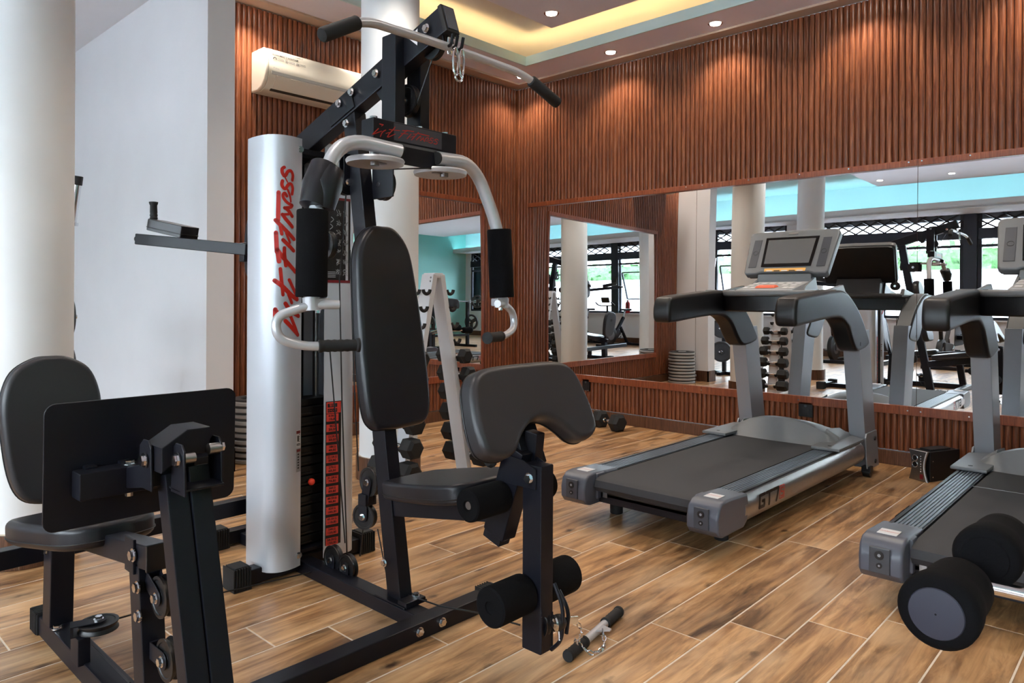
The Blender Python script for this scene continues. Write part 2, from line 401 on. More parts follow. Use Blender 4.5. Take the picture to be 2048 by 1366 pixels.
LOGO= [(0.01,[(0.0882,1.661),(0.0961,1.6546),(0.096,1.6394),(0.0866,1.6252),(0.0739,1.646),(0.0602,1.6491),(0.0517,1.6336),(0.0543,1.6137)]),(0.0039,[(0.0866,1.6238),(0.0809,1.6133),(0.0752,1.6028)]),(0.01,[(0.095,1.6063),(0.0977,1.5922),(0.092,1.5789),(0.0827,1.5771),(0.0708,1.5949),(0.0589,1.5963),(0.0521,1.5804),(0.0553,1.5577)]),(0.0067,[(0.0736,1.5724),(0.0646,1.5483),(0.0611,1.5264)]),(0.0094,[(0.0777,1.547),(0.0863,1.5587),(0.0933,1.5498),(0.089,1.5349),(0.0733,1.5196),(0.0544,1.5131)]),(0.0111,[(0.086,1.4992),(0.0732,1.4919),(0.0541,1.4685)]),(0.01,[(0.086,1.4992),(0.061,1.5041),(0.0543,1.5118)]),(0.0117,[(0.0943,1.4722),(0.0815,1.4551),(0.0538,1.4266)]),(0.0083,[(0.0943,1.4722),(0.0703,1.4754)]),(0.0127,[(0.1096,1.5598),(0.1112,1.448)]),(0.0122,[(0.121,1.4491),(0.0983,1.4263),(0.0451,1.3769)]),(0.0099,[(0.1038,1.4316),(0.0968,1.3946)]),(0.0122,[(0.0919,1.3714),(0.0466,1.3307)]),(0.0072,[(0.0798,1.3998),(0.0635,1.3618)]),(0.0132,[(0.1189,1.3995),(0.1151,1.3237)]),(0.0132,[(0.1138,1.3336),(0.107,1.2854)]),(0.0116,[(0.0866,1.3398),(0.0865,1.3118)]),(0.0116,[(0.0865,1.3151),(0.0806,1.2696)]),(0.0128,[(0.1112,1.3281),(0.0892,1.2984),(0.0376,1.2458)]),(0.0105,[(0.1016,1.2565),(0.0914,1.153)]),(0.0139,[(0.1225,1.2093),(0.0972,1.1903),(0.059,1.1545),(0.0275,1.135)]),(0.0106,[(0.0661,1.2129),(0.0275,1.1435)]),(0.01,[(0.0687,1.1545),(0.0538,1.1211)]),(0.0129,[(0.0813,1.1184),(0.0586,1.0876),(0.019,1.0673)]),(0.0138,[(0.1201,1.0949),(0.12,1.0618)]),(0.0094,[(0.1201,1.0963),(0.1061,1.0783)]),(0.0112,[(0.0652,1.0793),(0.0225,0.9913)]),(0.0129,[(0.0809,1.049),(0.0225,0.9913)])]

# ================================================================ ROOM
# ---- floor: grout bed with tile planks 1.19 x 0.2 m laid along X
m = MB(); m.box(XW - 0.2, XR + 0.1, YS - 0.2, 7.7, -0.06, -0.0012)
floor = struct('floor', m, 'grout')
PL, PW, GAP = 1.19, 0.2, 0.006
pm = MB(); pm.hexa([(GAP / 2, GAP / 2, -0.008), (PL - GAP / 2, GAP / 2, -0.008), (PL - GAP / 2, PW - GAP / 2, -0.008), (GAP / 2, PW - GAP / 2, -0.008),
                   (GAP / 2, GAP / 2, 0), (PL - GAP / 2, GAP / 2, 0), (PL - GAP / 2, PW - GAP / 2, 0), (GAP / 2, PW - GAP / 2, 0)], 0.0012, 1)
plank_me = mesh_of('plank', pm, MT['plank'])
rows = []
for k in range(-31, 32):
    y0 = 1.17 + PW * k; x0 = 2.208 - 0.2 * k
    while x0 > XW: x0 -= PL
    x0 += 0 if x0 + PL > XW else PL
    while x0 < XR:
        xc, yc = x0 + PL / 2, y0 + PW / 2
        d = xc * fw.x + yc * fw.y; l = xc * rt.x + yc * rt.y
        rows.append((x0, y0, d, abs(l) < d * 0.80 + 0.7 and d > 0.7)); x0 += PL
near = sorted([r for r in rows if r[3]], key=lambda r: r[2])[:285]
nearset = set((r[0], r[1]) for r in near)
for x0, y0, d, _ in near: share('plank', plank_me, floor, (x0, y0, 0))
sb = bmesh.new()
for x0, y0, d, _ in rows:
    if (x0, y0) in nearset or y0 > 7.5 or y0 < YS - 0.3: continue
    vs = [sb.verts.new(p) for p in ((x0 + GAP / 2, y0 + GAP / 2, 0), (x0 + PL - GAP / 2, y0 + GAP / 2, 0), (x0 + PL - GAP / 2, y0 + PW - GAP / 2, 0), (x0 + GAP / 2, y0 + PW - GAP / 2, 0))]
    sb.faces.new(vs)
mm = MB(); mm.bm = sb
o = obj('far_planks', mm, 'plank', floor); o['kind'] = 'stuff'

# ---- walls
Z0 = 0.097      # skirting height
def slat_mesh(z0, z1, axis):
    pr = [(-0.0193, 0), (-0.0178, 0.009), (-0.012, 0.0155), (0, 0.018), (0.012, 0.0155), (0.0178, 0.009), (0.0193, 0)]
    m = MB(); vs = []
    for z in (z0, z1):
        for a, b in pr: vs.append((-b, a, z) if axis == 'x' else (a, -b, z))
    n = len(pr); fs = [(i, i + 1, n + i + 1, n + i) for i in range(n - 1)] + [tuple(range(n)), tuple(range(n, 2 * n))]
    m._poly(vs, fs); return mesh_of('slat', m, MT['slat'], angle=50)
MZ0, MZ1, ZT = 0.417, 2.061, 3.262
m = MB(); m.box(XR + 0.024, XR + 0.2, YS - 0.2, 5.2, 0, ZC); wall_right = struct('wall_right', m, 'white')
m = MB(); m.box(2.22, XR + 0.024, YB + 0.024, YB + 0.2, 0, ZC); wall_back = struct('wall_back', m, 'white')
P = 0.041
def backing(parent, lo, hi): m = MB(); m.hexa([lo[:2] + (z,) if 0 else (x, y, z) for z in (lo[2], hi[2]) for x, y in ((lo[0], lo[1]), (hi[0], lo[1]), (hi[0], hi[1]), (lo[0], hi[1]))]); return obj('slat_backing', m, 'slat_gap', parent)
backing(wall_right, (XR + 0.017, -0.62, 0.108), (XR + 0.0235, YB + 0.02, ZT)); backing(wall_back, (2.225, YB + 0.017, 0.108), (XR + 0.02, YB + 0.0235, ZT))
m = MB(); m.box(XR - 0.004, XR + 0.02, YB - 0.004, YB + 0.02, 0.125, ZT); obj('corner_batten', m, 'slat', wall_back)
full, upp, low = slat_mesh(0.106, ZT, 'x'), slat_mesh(MZ1 + 0.02, ZT, 'x'), slat_mesh(0.106, MZ0 - 0.05, 'x')
y = YB - 0.012
while y > -0.62:
    if y > 4.763: share('slat', full, wall_right, (XR + 0.018, y, 0))
    else: share('slat', upp, wall_right, (XR + 0.018, y, 0)); share('slat', low, wall_right, (XR + 0.018, y, 0))
    y -= P
m = MB()                                                     # the wall goes on past the picture edge
while y > YS:
    m.box(XR, XR + 0.018, y - 0.0193, y + 0.0193, 0.125, ZT); y -= P
o = obj('slats_beyond', m, 'slat', wall_right); o['kind'] = 'stuff'
BX0, BX1 = 2.80, 4.945
full, upp, low = slat_mesh(0.106, ZT, 'y'), slat_mesh(MZ1 + 0.02, ZT, 'y'), slat_mesh(0.106, MZ0 - 0.05, 'y')
x = XR - 0.024
while x > 2.24:
    if x > BX1 or x < BX0: share('slat', full, wall_back, (x, YB + 0.018, 0))
    else: share('slat', upp, wall_back, (x, YB + 0.018, 0)); share('slat', low, wall_back, (x, YB + 0.018, 0))
    x -= P
# skirting tiles
bb = MB(); bb.box(XR + 0.012, XR + 0.024, -0.9, YB, 0, Z0); base_r = struct('baseboard_right', bb, 'tile_brown')
y = YB - 0.35
ed = [YB + 0.01]
while y > -0.9: ed.append(y); y -= PL
ed.append(-0.9)
for a, b in zip(ed, ed[1:]):
    m = MB(); m.box(XR, XR + 0.012, b + 0.002, a - 0.002, 0.001, Z0, 0.0015, 1); obj('tile', m, 'tile_brown', base_r)
bb = MB(); bb.box(2.22, XR, YB + 0.012, YB + 0.024, 0, Z0); base_b = struct('baseboard_back', bb, 'tile_brown')
for a, b in ((2.22, 3.02), (3.02, 4.21), (4.21, XR)):
    m = MB(); m.box(a + 0.002, b - 0.002, YB, YB + 0.012, 0.001, Z0, 0.0015, 1); obj('tile', m, 'tile_brown', base_b)
# trims round the mirrors, with their screw heads
def trim(name, x0, x1, y0, y1, z0, z1): m = MB(); m.box(x0, x1, y0, y1, z0, z1, 0.004, 2); return struct(name, m, 'trimwood')
t1 = trim('trim_1', XR - 0.012, XR + 0.022, -0.62, 4.83, MZ1 - 0.012, MZ1 + 0.032); t2 = trim('trim_2', XR - 0.012, XR + 0.022, -0.62, 4.80, MZ0 - 0.062, MZ0)
t3 = trim('trim_3', BX0 - 0.03, BX1 + 0.03, YB - 0.012, YB + 0.022, MZ1 - 0.012, MZ1 + 0.032); t4 = trim('trim_4', BX0 - 0.03, BX1 + 0.03, YB - 0.012, YB + 0.022, MZ0 - 0.062, MZ0)
t5 = trim('trim_5', BX1, BX1 + 0.03, YB - 0.006, YB + 0.022, MZ0, MZ1); t6 = trim('trim_6', BX0 - 0.03, BX0, YB - 0.006, YB + 0.022, MZ0, MZ1)
sc0 = None
for zz, t in ((MZ1 + 0.018, t1), (MZ0 - 0.03, t2)):
    for y in (4.6, 4.2, 3.7, 3.35, 3.05, 2.9, 2.5, 2.1, 1.75, 1.36, 1.28, 1.0, 0.7, 0.4):
        if sc0 is None:
            m = MB(); m.cyl((0, 0, 0), (-0.003, 0, 0), 0.0055, 8); sc0 = obj('screw', m, 'chrome', t); sc0.location = (XR - 0.012, y, zz)
        else: share('screw', sc0, t, (XR - 0.012, y, zz))
# mirrors (each sheet of glass is a thing)
def mirror(x0, x1, y0, y1, label):
    # thin sheets that bow slightly outwards at mid height, as the shrunken reflections show
    m = MB(); n = 40; alongY = (x1 - x0) < 0.1; vs = []; fs = []
    for k in range(n + 1):
        z = sm(MZ0, MZ1, k / n); b = (z - 0.85) ** 2 / (2 * 56.0)
        if alongY: vs += [(x0 - 0.006 + b, y0, z), (x0 - 0.006 + b, y1, z), (x1, y1, z), (x1, y0, z)]
        else: vs += [(x1, y0 - 0.006 + b, z), (x0, y0 - 0.006 + b, z), (x0, y1, z), (x1, y1, z)]
    for k in range(n):
        a = 4 * k
        for i in range(4): fs.append((a + i, a + (i + 1) % 4, a + 4 + (i + 1) % 4, a + 4 + i))
    fs += [(0, 1, 2, 3), (4 * n, 4 * n + 1, 4 * n + 2, 4 * n + 3)]
    m._poly(vs, fs); return tag(obj('wall_mirror', m, 'mirror', angle=30), label, 'mirror', 'wall mirrors')
mirror(XR + 0.008, XR + 0.0235, 2.9655, 4.763, 'large wall mirror sheet nearest the slatted corner, reflecting the white pillar')
mirror(XR + 0.008, XR + 0.0235, 1.3115, 2.9625, 'middle wall mirror sheet behind the treadmill with its whole console in view')
mirror(XR + 0.008, XR + 0.0235, -0.62, 1.3085, 'wall mirror sheet behind the treadmill that is cut off by the picture edge')
mirror(BX0, BX1, YB + 0.008, YB + 0.0235, 'tall narrow looking mirror on the back wall beside the dumbbell rack')

# ---- white wall stub / pillar at the left and the alcove behind it
m = MB(); m.box(2.04, 2.22, 4.54, 7.6, 0, ZC); wall_left = struct('wall_left', m, 'white')
m = MB(); m.box(2.03, 2.23, 4.53, 4.545, 0, 0.15); m.box(2.03, 2.045, 4.53, 7.5, 0, 0.15); m.box(2.215, 2.23, 4.53, YB, 0, 0.15); struct('baseboard_left', m, 'tile_brown')
m = MB(); m.box(XW - 0.2, 2.1, 7.5, 7.7, 0, ZC); struct('wall_alcove', m, 'white')
m = MB(); m.box(XW - 0.2, XR + 0.2, YS - 0.2, YS, 0, ZC); struct('wall_front', m, 'teal')

# ---- round columns
def column(name, x, y, r, rb, n):
    m = MB(); m.cyl((x, y, 0), (x, y, ZC), r, 64); c = struct(name, m, 'column'); c['kind'] = 'structure'
    g = MB(); g.cyl((x, y, 0), (x, y, 0.148), rb - 0.006, 48); obj('grout', g, 'grout', c)
    for k in range(n):
        a0, a1 = 2 * PI * (k + 0.03) / n, 2 * PI * (k + 0.97) / n; t = MB()
        pts = [(rb * math.cos(sm(a0, a1, q / 4)), rb * math.sin(sm(a0, a1, q / 4))) for q in range(5)] + [((rb - 0.01) * math.cos(sm(a1, a0, q / 4)), (rb - 0.01) * math.sin(sm(a1, a0, q / 4))) for q in range(5)]
        t.prism(pts, (x, y, 0.002), (1, 0, 0), (0, 1, 0), (0, 0, 1), 0.146); obj('tile', t, 'tile_brown', c)
    return c
column('column_1', 0.88, 3.73, 0.175, 0.205, 13)
column('column_2', 2.852, 3.717, 0.1845, 0.205, 13)

# ---- ceiling
m = MB(); m.box(XW - 0.2, XR + 0.2, YS - 0.2, 7.7, ZC, ZC + 0.1); ceiling = struct('ceiling', m, 'upper')
def cpart(name, x0, x1, y0, y1, z0, z1, mat, bev=0): m = MB(); m.box(x0, x1, y0, y1, z0, z1, bev); return obj(name, m, mat, ceiling)
cpart('soffit', 4.99, XR + 0.024, YS, YB + 0.024, ZS, ZS + 0.02, 'soffit')
cpart('soffit', 2.22, 4.99, 4.467, YB + 0.024, ZS, ZS + 0.02, 'soffit')
cpart('soffit', 1.45, 2.22, 4.467, 7.55, ZS, ZS + 0.02, 'white'); cpart('cove_lip', 1.436, 1.45, 4.453, 7.5, ZS - 0.002, ZS + 0.083, 'lip')
cpart('cove_lip', 4.976, 4.99, YS, 4.467, ZS - 0.002, ZS + 0.083, 'lip'); cpart('cove_lip', 1.45, 4.99, 4.453, 4.467, ZS - 0.002, ZS + 0.083, 'lip')
cpart('cornice', XR - 0.11, XR + 0.024, YS, YB + 0.024, ZT + 0.010, ZS, 'cream', 0.003); cpart('cornice', 2.22, XR - 0.11, YB - 0.115, YB + 0.024, ZT + 0.010, ZS, 'cream', 0.003)
DX, DY = 4.417, 3.68
cpart('drop_panel', -1.9, DX, YS + 0.6, DY, ZS, ZS + 0.05, 'soffit')
cpart('led_strip', 5.005, 5.02, YS, 4.49, ZS + 0.022, ZS + 0.03, 'warm'); cpart('led_strip', 2.95, 5.02, 4.49, 4.505, ZS + 0.022, ZS + 0.03, 'warm')
cpart('led_strip', 1.5, 2.93, 4.49, 4.505, ZS + 0.022, ZS + 0.03, 'cyan')
# lower curved soffit along the windows with a cyan cove
YE = 7.5
cur = [(-2.80 + 0.42 * math.sin((y_ + 5.0) / 12.5 * PI), y_) for y_ in [YS + 12.5 * k / 30 for k in range(31)]]
m = MB(); m.prism([(XW, YS), (XW, YE)] + cur[::-1], (0, 0, 2.86), (1, 0, 0), (0, 1, 0), (0, 0, 1), 0.03); obj('window_soffit', m, 'white', ceiling)
m = MB(); m.shell([(a, b) for a, b in cur], 2.85, 2.99, 0.02); obj('window_cove_lip', m, 'white', ceiling)
m = MB(); m.shell([(a - 0.045, b) for a, b in cur], 2.895, 2.91, 0.02); obj('led_strip', m, 'cyan', ceiling)
cpart('glow_tinted_ceiling', XW, -1.3, YS, YE, ZC - 0.012, ZC - 0.002, 'glowtint')  # pale teal puts the cyan cove glow into the ceiling colour
cpart('window_bulkhead', XW - 0.0, XW + 0.02, YS, YE, 2.90, ZC - 0.012, 'glowtint')  # tinted with the same painted-in cyan glow

# ---- downlights: ring, lens, lamp
def downlight(x, y, z, label, power=19, col=(1, 0.89, 0.76)):
    t = thing('ceiling_downlight', (x, y, z), label, 'downlight', 'recessed ceiling downlights')
    r = MB(); r.lathe((x, y, z + 0.004), (0, 0, -1), [(0.036, -0.002), (0.044, 0.004), (0.055, 0.007), (0.058, 0.004), (0.058, 0)], 24, cap=False); obj('ring', r, 'chrome', t)
    l = MB(); l.cyl((x, y, z - 0.001), (x, y, z - 0.006), 0.040, 20); obj('lens', l, 'lens', t)
    ld = bpy.data.lights.new('lamp', 'SPOT'); ld.energy = power; ld.color = col; ld.spot_size = math.radians(125); ld.spot_blend = 0.6; ld.shadow_soft_size = 0.045
    lo = bpy.data.objects.new('lamp', ld); COL.objects.link(lo); lo.location = (0, 0, -0.03); lo.parent = t
    return t
lbl = 'round recessed downlight in the soffit above the mirror wall, %s'
downlight(5.2, 4.71, ZS, lbl % 'in corner behind lat bar grip')
downlight(5.2, 3.66, ZS, lbl % 'second from the slatted corner')
downlight(5.2, 2.67, ZS, lbl % 'third from the slatted corner')
for y_, n_ in ((1.63, 'fourth'), (0.6, 'fifth')): downlight(5.2, y_, ZS, lbl % (n_ + ' from the slatted corner'))
c_ = (4.187,3.490,3.290)
downlight(c_[0], c_[1], ZS, 'round downlight near the corner of the dropped ceiling panel')
k_ = 0
PLAB = ['downlight in the dropped panel above the gym machine and dumbbell rack', 'downlight in the dropped panel between rows of treadmills and the photographer', 'downlight in the dropped panel over the leg press seat', 'downlight in the dropped panel above the running belts',
        'downlight in the dropped panel over the press bench with barbell', 'downlight in the dropped panel before the far teal wall', 'downlight near the window edge of the dropped panel, above a dark post', 'downlight near the window edge of the dropped panel, nearest the alcove']
for x_, y_ in ((2.6, 3.1), (2.6, 0.6), (0.9, 2.0), (4.0, 1.4), (0.6, -1.2), (3.2, -1.8), (-1.33, 2.5), (-1.33, 3.49)):
    k_ += 1; downlight(x_, y_, ZS, PLAB[k_ - 1], 22)
downlight(2.47, 4.72, ZS, 'downlight in the soffit directly above the air conditioner', 34); downlight(3.62, 4.72, ZS, 'downlight in the soffit hidden behind the white column', 30)
for x_, n_ in ((0.6, 'nearest the windows'), (2.4, 'in its middle'), (4.2, 'nearest the mirror wall')): downlight(x_, -4.5, ZC, 'downlight washing the far teal wall, ' + n_, 30)

# ---- window wall
m = MB(); m.box(XW - 0.2, XW, YS, 7.6, 0, 0.84); wall_w = struct('wall_window', m, 'white')
for a, b, z0, z1 in ((YS, 7.6, 2.95, ZC), (-5.0, -4.8, 0.84, 2.95), (5.2, 5.75, 0.84, 2.95), (7.3, 7.6, 0.84, 2.95)):
    m = MB(); m.box(XW - 0.2, XW, a, b, z0, z1); obj('wall_section', m, 'white', wall_w)
m = MB(); m.box(XW, XW + 0.012, YS, 7.5, 0, 0.16); struct('baseboard_window', m, 'tile_brown')
m = MB(); m.box(XW - 0.06, XW + 0.06, -4.8, 7.3, 0.815, 0.845, 0.004); struct('trim_7', m, 'white')
for n_, (a, b) in enumerate([(-4.8, -2.35), (-2.25, 0.1), (0.2, 2.5), (2.72, 5.2), (5.75, 7.3)], 1):
    fr = MB(); X0, X1 = XW - 0.10, XW - 0.03
    for y_ in (a, b): fr.box(X0, X1, y_ - 0.05, y_ + 0.05, 0.84, 2.95, 0.004)
    for z_, h_ in ((0.87, 0.03), (2.925, 0.025), (2.25, 0.025)): fr.box(X0, X1, a, b, z_ - h_, z_ + h_, 0.004)
    fr.box(X0 - 0.03, X1 + 0.04, a, b, 2.38, 2.58, 0.006)
    nm = max(1, round((b - a) / 1.15))
    ys = [a + (b - a) * k / nm for k in range(nm + 1)]
    for y_ in ys[1:-1]: fr.box(X0, X1, y_ - 0.025, y_ + 0.025, 0.84, 2.44, 0.004)
    wn = struct('window_%d' % n_, fr, 'frame')
    for ya, yb in zip(ys, ys[1:]):
        for za, zb in ((0.90, 2.225), (2.275, 2.42), (2.58, 2.90)):
            p = MB(); p.box(XW - 0.066, XW - 0.062, ya, yb, za, zb); obj('pane', p, 'glass', wn)
    g = MB(); nw = max(2, round((b - a) / 0.25))                     # expanding security lattice
    for k in range(nw + 1):
        for sgn in (-1, 1):
            pts = []
            for j in range(5):
                t_ = j / 4; yy = a + (b - a) * (k + sgn * (t_ * 2)) / nw
                if a <= yy <= b: pts.append((XW - 0.02 + 0.004 * sgn, yy, 2.58 + 0.33 * t_))
            if len(pts) > 1: g.tube(pts, 0.016, 5)
    sb2 = MB(); sb2.box(XW - 0.42, XW - 0.14, a, b, 2.76, 3.0, 0.01)
    for k in range(4): sb2.box(XW - 0.43, XW - 0.13, a, b, 2.775 + k * .05, 2.785 + k * .05)
    obj('shutter_box', sb2, 'shutter', wn)
    o = obj('security_lattice', g, 'frame', wn); o['kind'] = 'stuff'
    if n_ in (2, 3, 5):
        op = MB(); yo = ys[0] + 0.1; yq = ys[1] - 0.1 if nm > 1 else b - 0.1        # tilted vent sash
        for (za, xa), (zb, xb) in (((1.25, -0.30), (1.25, -0.30)), ((2.0, -0.08), (2.0, -0.08))):
            op.beam((XW + xa, yo, za), (XW + xb, yq, zb), 0.035, 0.035)
        for y_ in (yo, yq): op.beam((XW - 0.30, y_, 1.25), (XW - 0.08, y_, 2.0), 0.035, 0.035)
        obj('vent_sash', op, 'frame', wn)
# dark posts between windows
for y_, n_ in ((-2.3, 8), (0.15, 9), (2.61, 10)):
    m = MB(); m.box(XW - 0.14, XW + 0.02, y_ - 0.10, y_ + 0.10, 0.84, 2.95, 0.006); struct('trim_%d' % n_, m, 'frame')

# ---- outside
m = MB(); m.box(-14, XW - 0.2, -14, 18, -0.2, -0.08); o = struct('ground', m, 'pave')
m = MB(); m.box(-7.2, -7.0, -13, 17, -0.1, 2.0); tag(obj('garden_wall', m, 'outwall'), 'white garden wall outside the windows', 'wall')
hb = MB(); rnd = random.Random(3)
for k in range(2600):
    c = V((rnd.uniform(-8.2, -7.45), rnd.uniform(-12.5, 16.5), rnd.uniform(1.1, 2.75))); s_ = rnd.uniform(0.08, 0.16)
    q = [V((rnd.uniform(-1, 1), rnd.uniform(-1, 1), rnd.uniform(-1, 1))).normalized() * s_ for _ in range(2)]
    hb._poly([c - q[0], c + q[1], c + q[0], c - q[1]], [(0, 1, 2, 3)])
hb.box(-8.0, -7.6, -12.5, 16.5, -0.1, 2.55)
o = tag(obj('hedge', hb, 'hedge'), 'green hedge above the white garden wall outside the windows', 'hedge'); o['kind'] = 'stuff'

# ================================================================ MULTI GYM (bolted rig with leg press and knee-raise arm)
G = 1.645
gym = thing('multi_gym', (G, 2.2, 0), 'black multi station gym with silver weight tower, press arms and leg press seat', 'gym machine')
def gp(name, mb, mat, parent=None, label=None, angle=35): return obj(name, mb, mat, parent or gym, label, angle)
X1 = V((1, 0, 0)); Y1 = V((0, 1, 0)); Z1 = V((0, 0, 1))

# --- base frame
m = MB(); m.box(1.592, 1.662, 1.90, 3.24, 0.0, 0.054, 0.006); gp('base_beam', m, 'black')
m = MB(); m.box(0.60, 1.93, 1.855, 1.925, 0.0, 0.058, 0.006); cb = gp('front_crossbar', m, 'black')
m = MB(); m.box(1.885, 1.965, 1.848, 1.932, 0.0, 0.064, 0.006); [m.box(1.889 + k * .012, 1.893 + k * .012, 1.846, 1.934, 0.004, 0.066) for k in range(6)]; gp('foot_cap', m, 'rubber')
m = MB(); m.box(1.34, 1.94, 2.675, 2.735, 0.01, 0.07, 0.006); gp('rear_crossbar', m, 'black')
m = MB(); m.box(1.50, 1.90, 3.18, 3.24, 0.01, 0.07, 0.006); gp('rear_crossbar', m, 'black')
for x0, y0 in ((1.315, 2.668), (1.905, 2.668), (1.47, 3.172), (1.87, 3.172)):
    m = MB(); m.hexa([(x0 - .008, y0 - .008, 0), (x0 + .068, y0 - .008, 0), (x0 + .068, y0 + .082, 0), (x0 - .008, y0 + .082, 0), (x0, y0, .095), (x0 + .06, y0, .095), (x0 + .06, y0 + .074, .095), (x0, y0 + .074, .095)], 0.005)
    for k in range(7): m.box(x0 - .009 + k * .011, x0 - .004 + k * .011, y0 - .009, y0 + .083, 0.006, 0.09)
    gp('foot_cap', m, 'rubber')
for x_, z_ in ((1.70, 0.032), (1.60, 0.032)): bolt(gym, (x_ - .045, 1.855, z_), (0, -1, 0), 0.012)
m = MB(); m.beam((1.66, 2.95, .25), (0.28, 2.86, .27), .05, .065, Y1); gp('linking_bar', m, 'black')

# --- main leaning post, foot plate
PB, PT = V((G + .005, 2.078, 0.05)), V((G + .01, 2.385, 1.86))
m = MB(); m.beam(PB, PT, 0.055, 0.078, X1); gp('main_post', m, 'black')
m = MB(); m.box(1.595, 1.70, 1.985, 2.16, 0.054, 0.060, 0.002); m.box(1.60, 1.69, 1.98, 2.03, 0.054, 0.075, .004); gp('foot_plate', m, 'black')
for p in ((1.665, 2.005, .075),): bolt(gym, p, Z1, .012)
bolt(gym, (1.612, 2.12, 0.18), -X1, .011)

# --- top beam with end cap, brackets
TB0, TB1 = V((G + .005, 2.86, 1.742)), V((G + .005, 1.835, 2.088))
m = MB(); m.beam(TB0, TB1, 0.058, 0.098, X1, .006); tb = gp('top_beam', m, 'black')
du = (TB1 - TB0).normalized(); dn = V((0, -du.z, du.y)) * -1
m = MB(); m.obox(TB1 + du * .004, X1, dn, du, .031, .052, .010, .004); gp('end_cap', m, 'rubber')
m = MB(); m.obox(TB1 + du * .0155, X1, dn, du, .022, .042, .002); gp('end_cap_inset', m, 'dgrey')
m = MB(); m.prism([(0, 0), (.035, .05), (-.02, .055)], TB1 - du * .13 + V((-.031, 0, -.02)), -du, dn, -X1, .0006); gp('warning_sticker', m, 'whiteprint', label='white triangular sticker')
bp = MB(); bp.obox(TB0.lerp(TB1, .425) + V((-.031, 0, 0)), du, dn, X1, .085, .040, .003, .002); gp('gusset_plate', bp, 'black')
for p in ((1.612,2.426,1.906), (1.612,2.342,1.935), (1.612,2.187,1.974), (1.612,2.375,1.819)): bolt(gym, p, -X1, .012)
bolt(gym, (1.612,2.092,2.052), -X1, .012); bolt(gym, (1.612,1.901,2.069), -X1, .012)
m = MB(); m.prism([(0, 0), (.12, .04), (.085, -.045), (.055, -.06)], (1.630,2.233,1.935), (0, -1, 0), Z1, X1, .05, .003); gp('bracket', m, 'black')

# --- hanging fork for the press arms
for x_ in (1.607, 1.722):
    m = MB(); m.box(x_ - .024, x_ + .022, 2.035, 2.115, 1.74, 2.085 if x_ < 1.7 else 2.06, .005); gp('fork_post', m, 'black')
m = MB(); m.cyl((1.59, 2.07, 2.04), (1.75, 2.07, 2.04), .012, 12); gp('fork_axle', m, 'steel')

def pulley(name, c, ax, r, parent=gym, wdt=.024, bracket=None, hub=True):
    c, ax = V(c), V(ax).normalized(); h = wdt / 2
    m = MB(); m.lathe(c - ax * h, ax, [(.006, 0), (r * .35, 0), (r * .40, .002), (r * .80, .002), (r * .84, 0), (r, 0), (r, .003), (r * .90, h), (r, wdt - .003), (r, wdt), (r * .84, wdt), (r * .80, wdt - .002), (r * .40, wdt - .002), (r * .35, wdt), (.006, wdt)], 28, cap=False)
    p = gp(name, m, 'black2', parent)
    if bracket is not None:
        b = V(bracket); d = b.normalized(); s_ = ax.cross(d).normalized(); L = b.length; mm = MB()
        for sg in (-1, 1):
            pl = [(-r * .42 * math.cos(a), -r * .42 * math.sin(a)) for a in [PI * q / 8 for q in range(9)]]
            pl = [(a, b_) for a, b_ in pl] + [(r * .42, L), (-r * .42, L)]
            mm.prism(pl, c + ax * sg * (h + .003) - ax * .0015, s_, d, ax, .003, .0008, 1)
        mm.obox(c + d * (L - .004), s_, ax, d, r * .42, h + .004, .004)
        g = gp('pulley_bracket', mm, 'black', parent)
    if hub:
        for sg in (-1, 1): bolt(gym, c + ax * sg * (h + .0045), ax * sg, .0105)
    return p
pulley('pulley_wheel', (1.665, 2.065, 1.86), X1, .058)
pulley('pulley_wheel', (1.665,1.923,2.031), X1, .052)

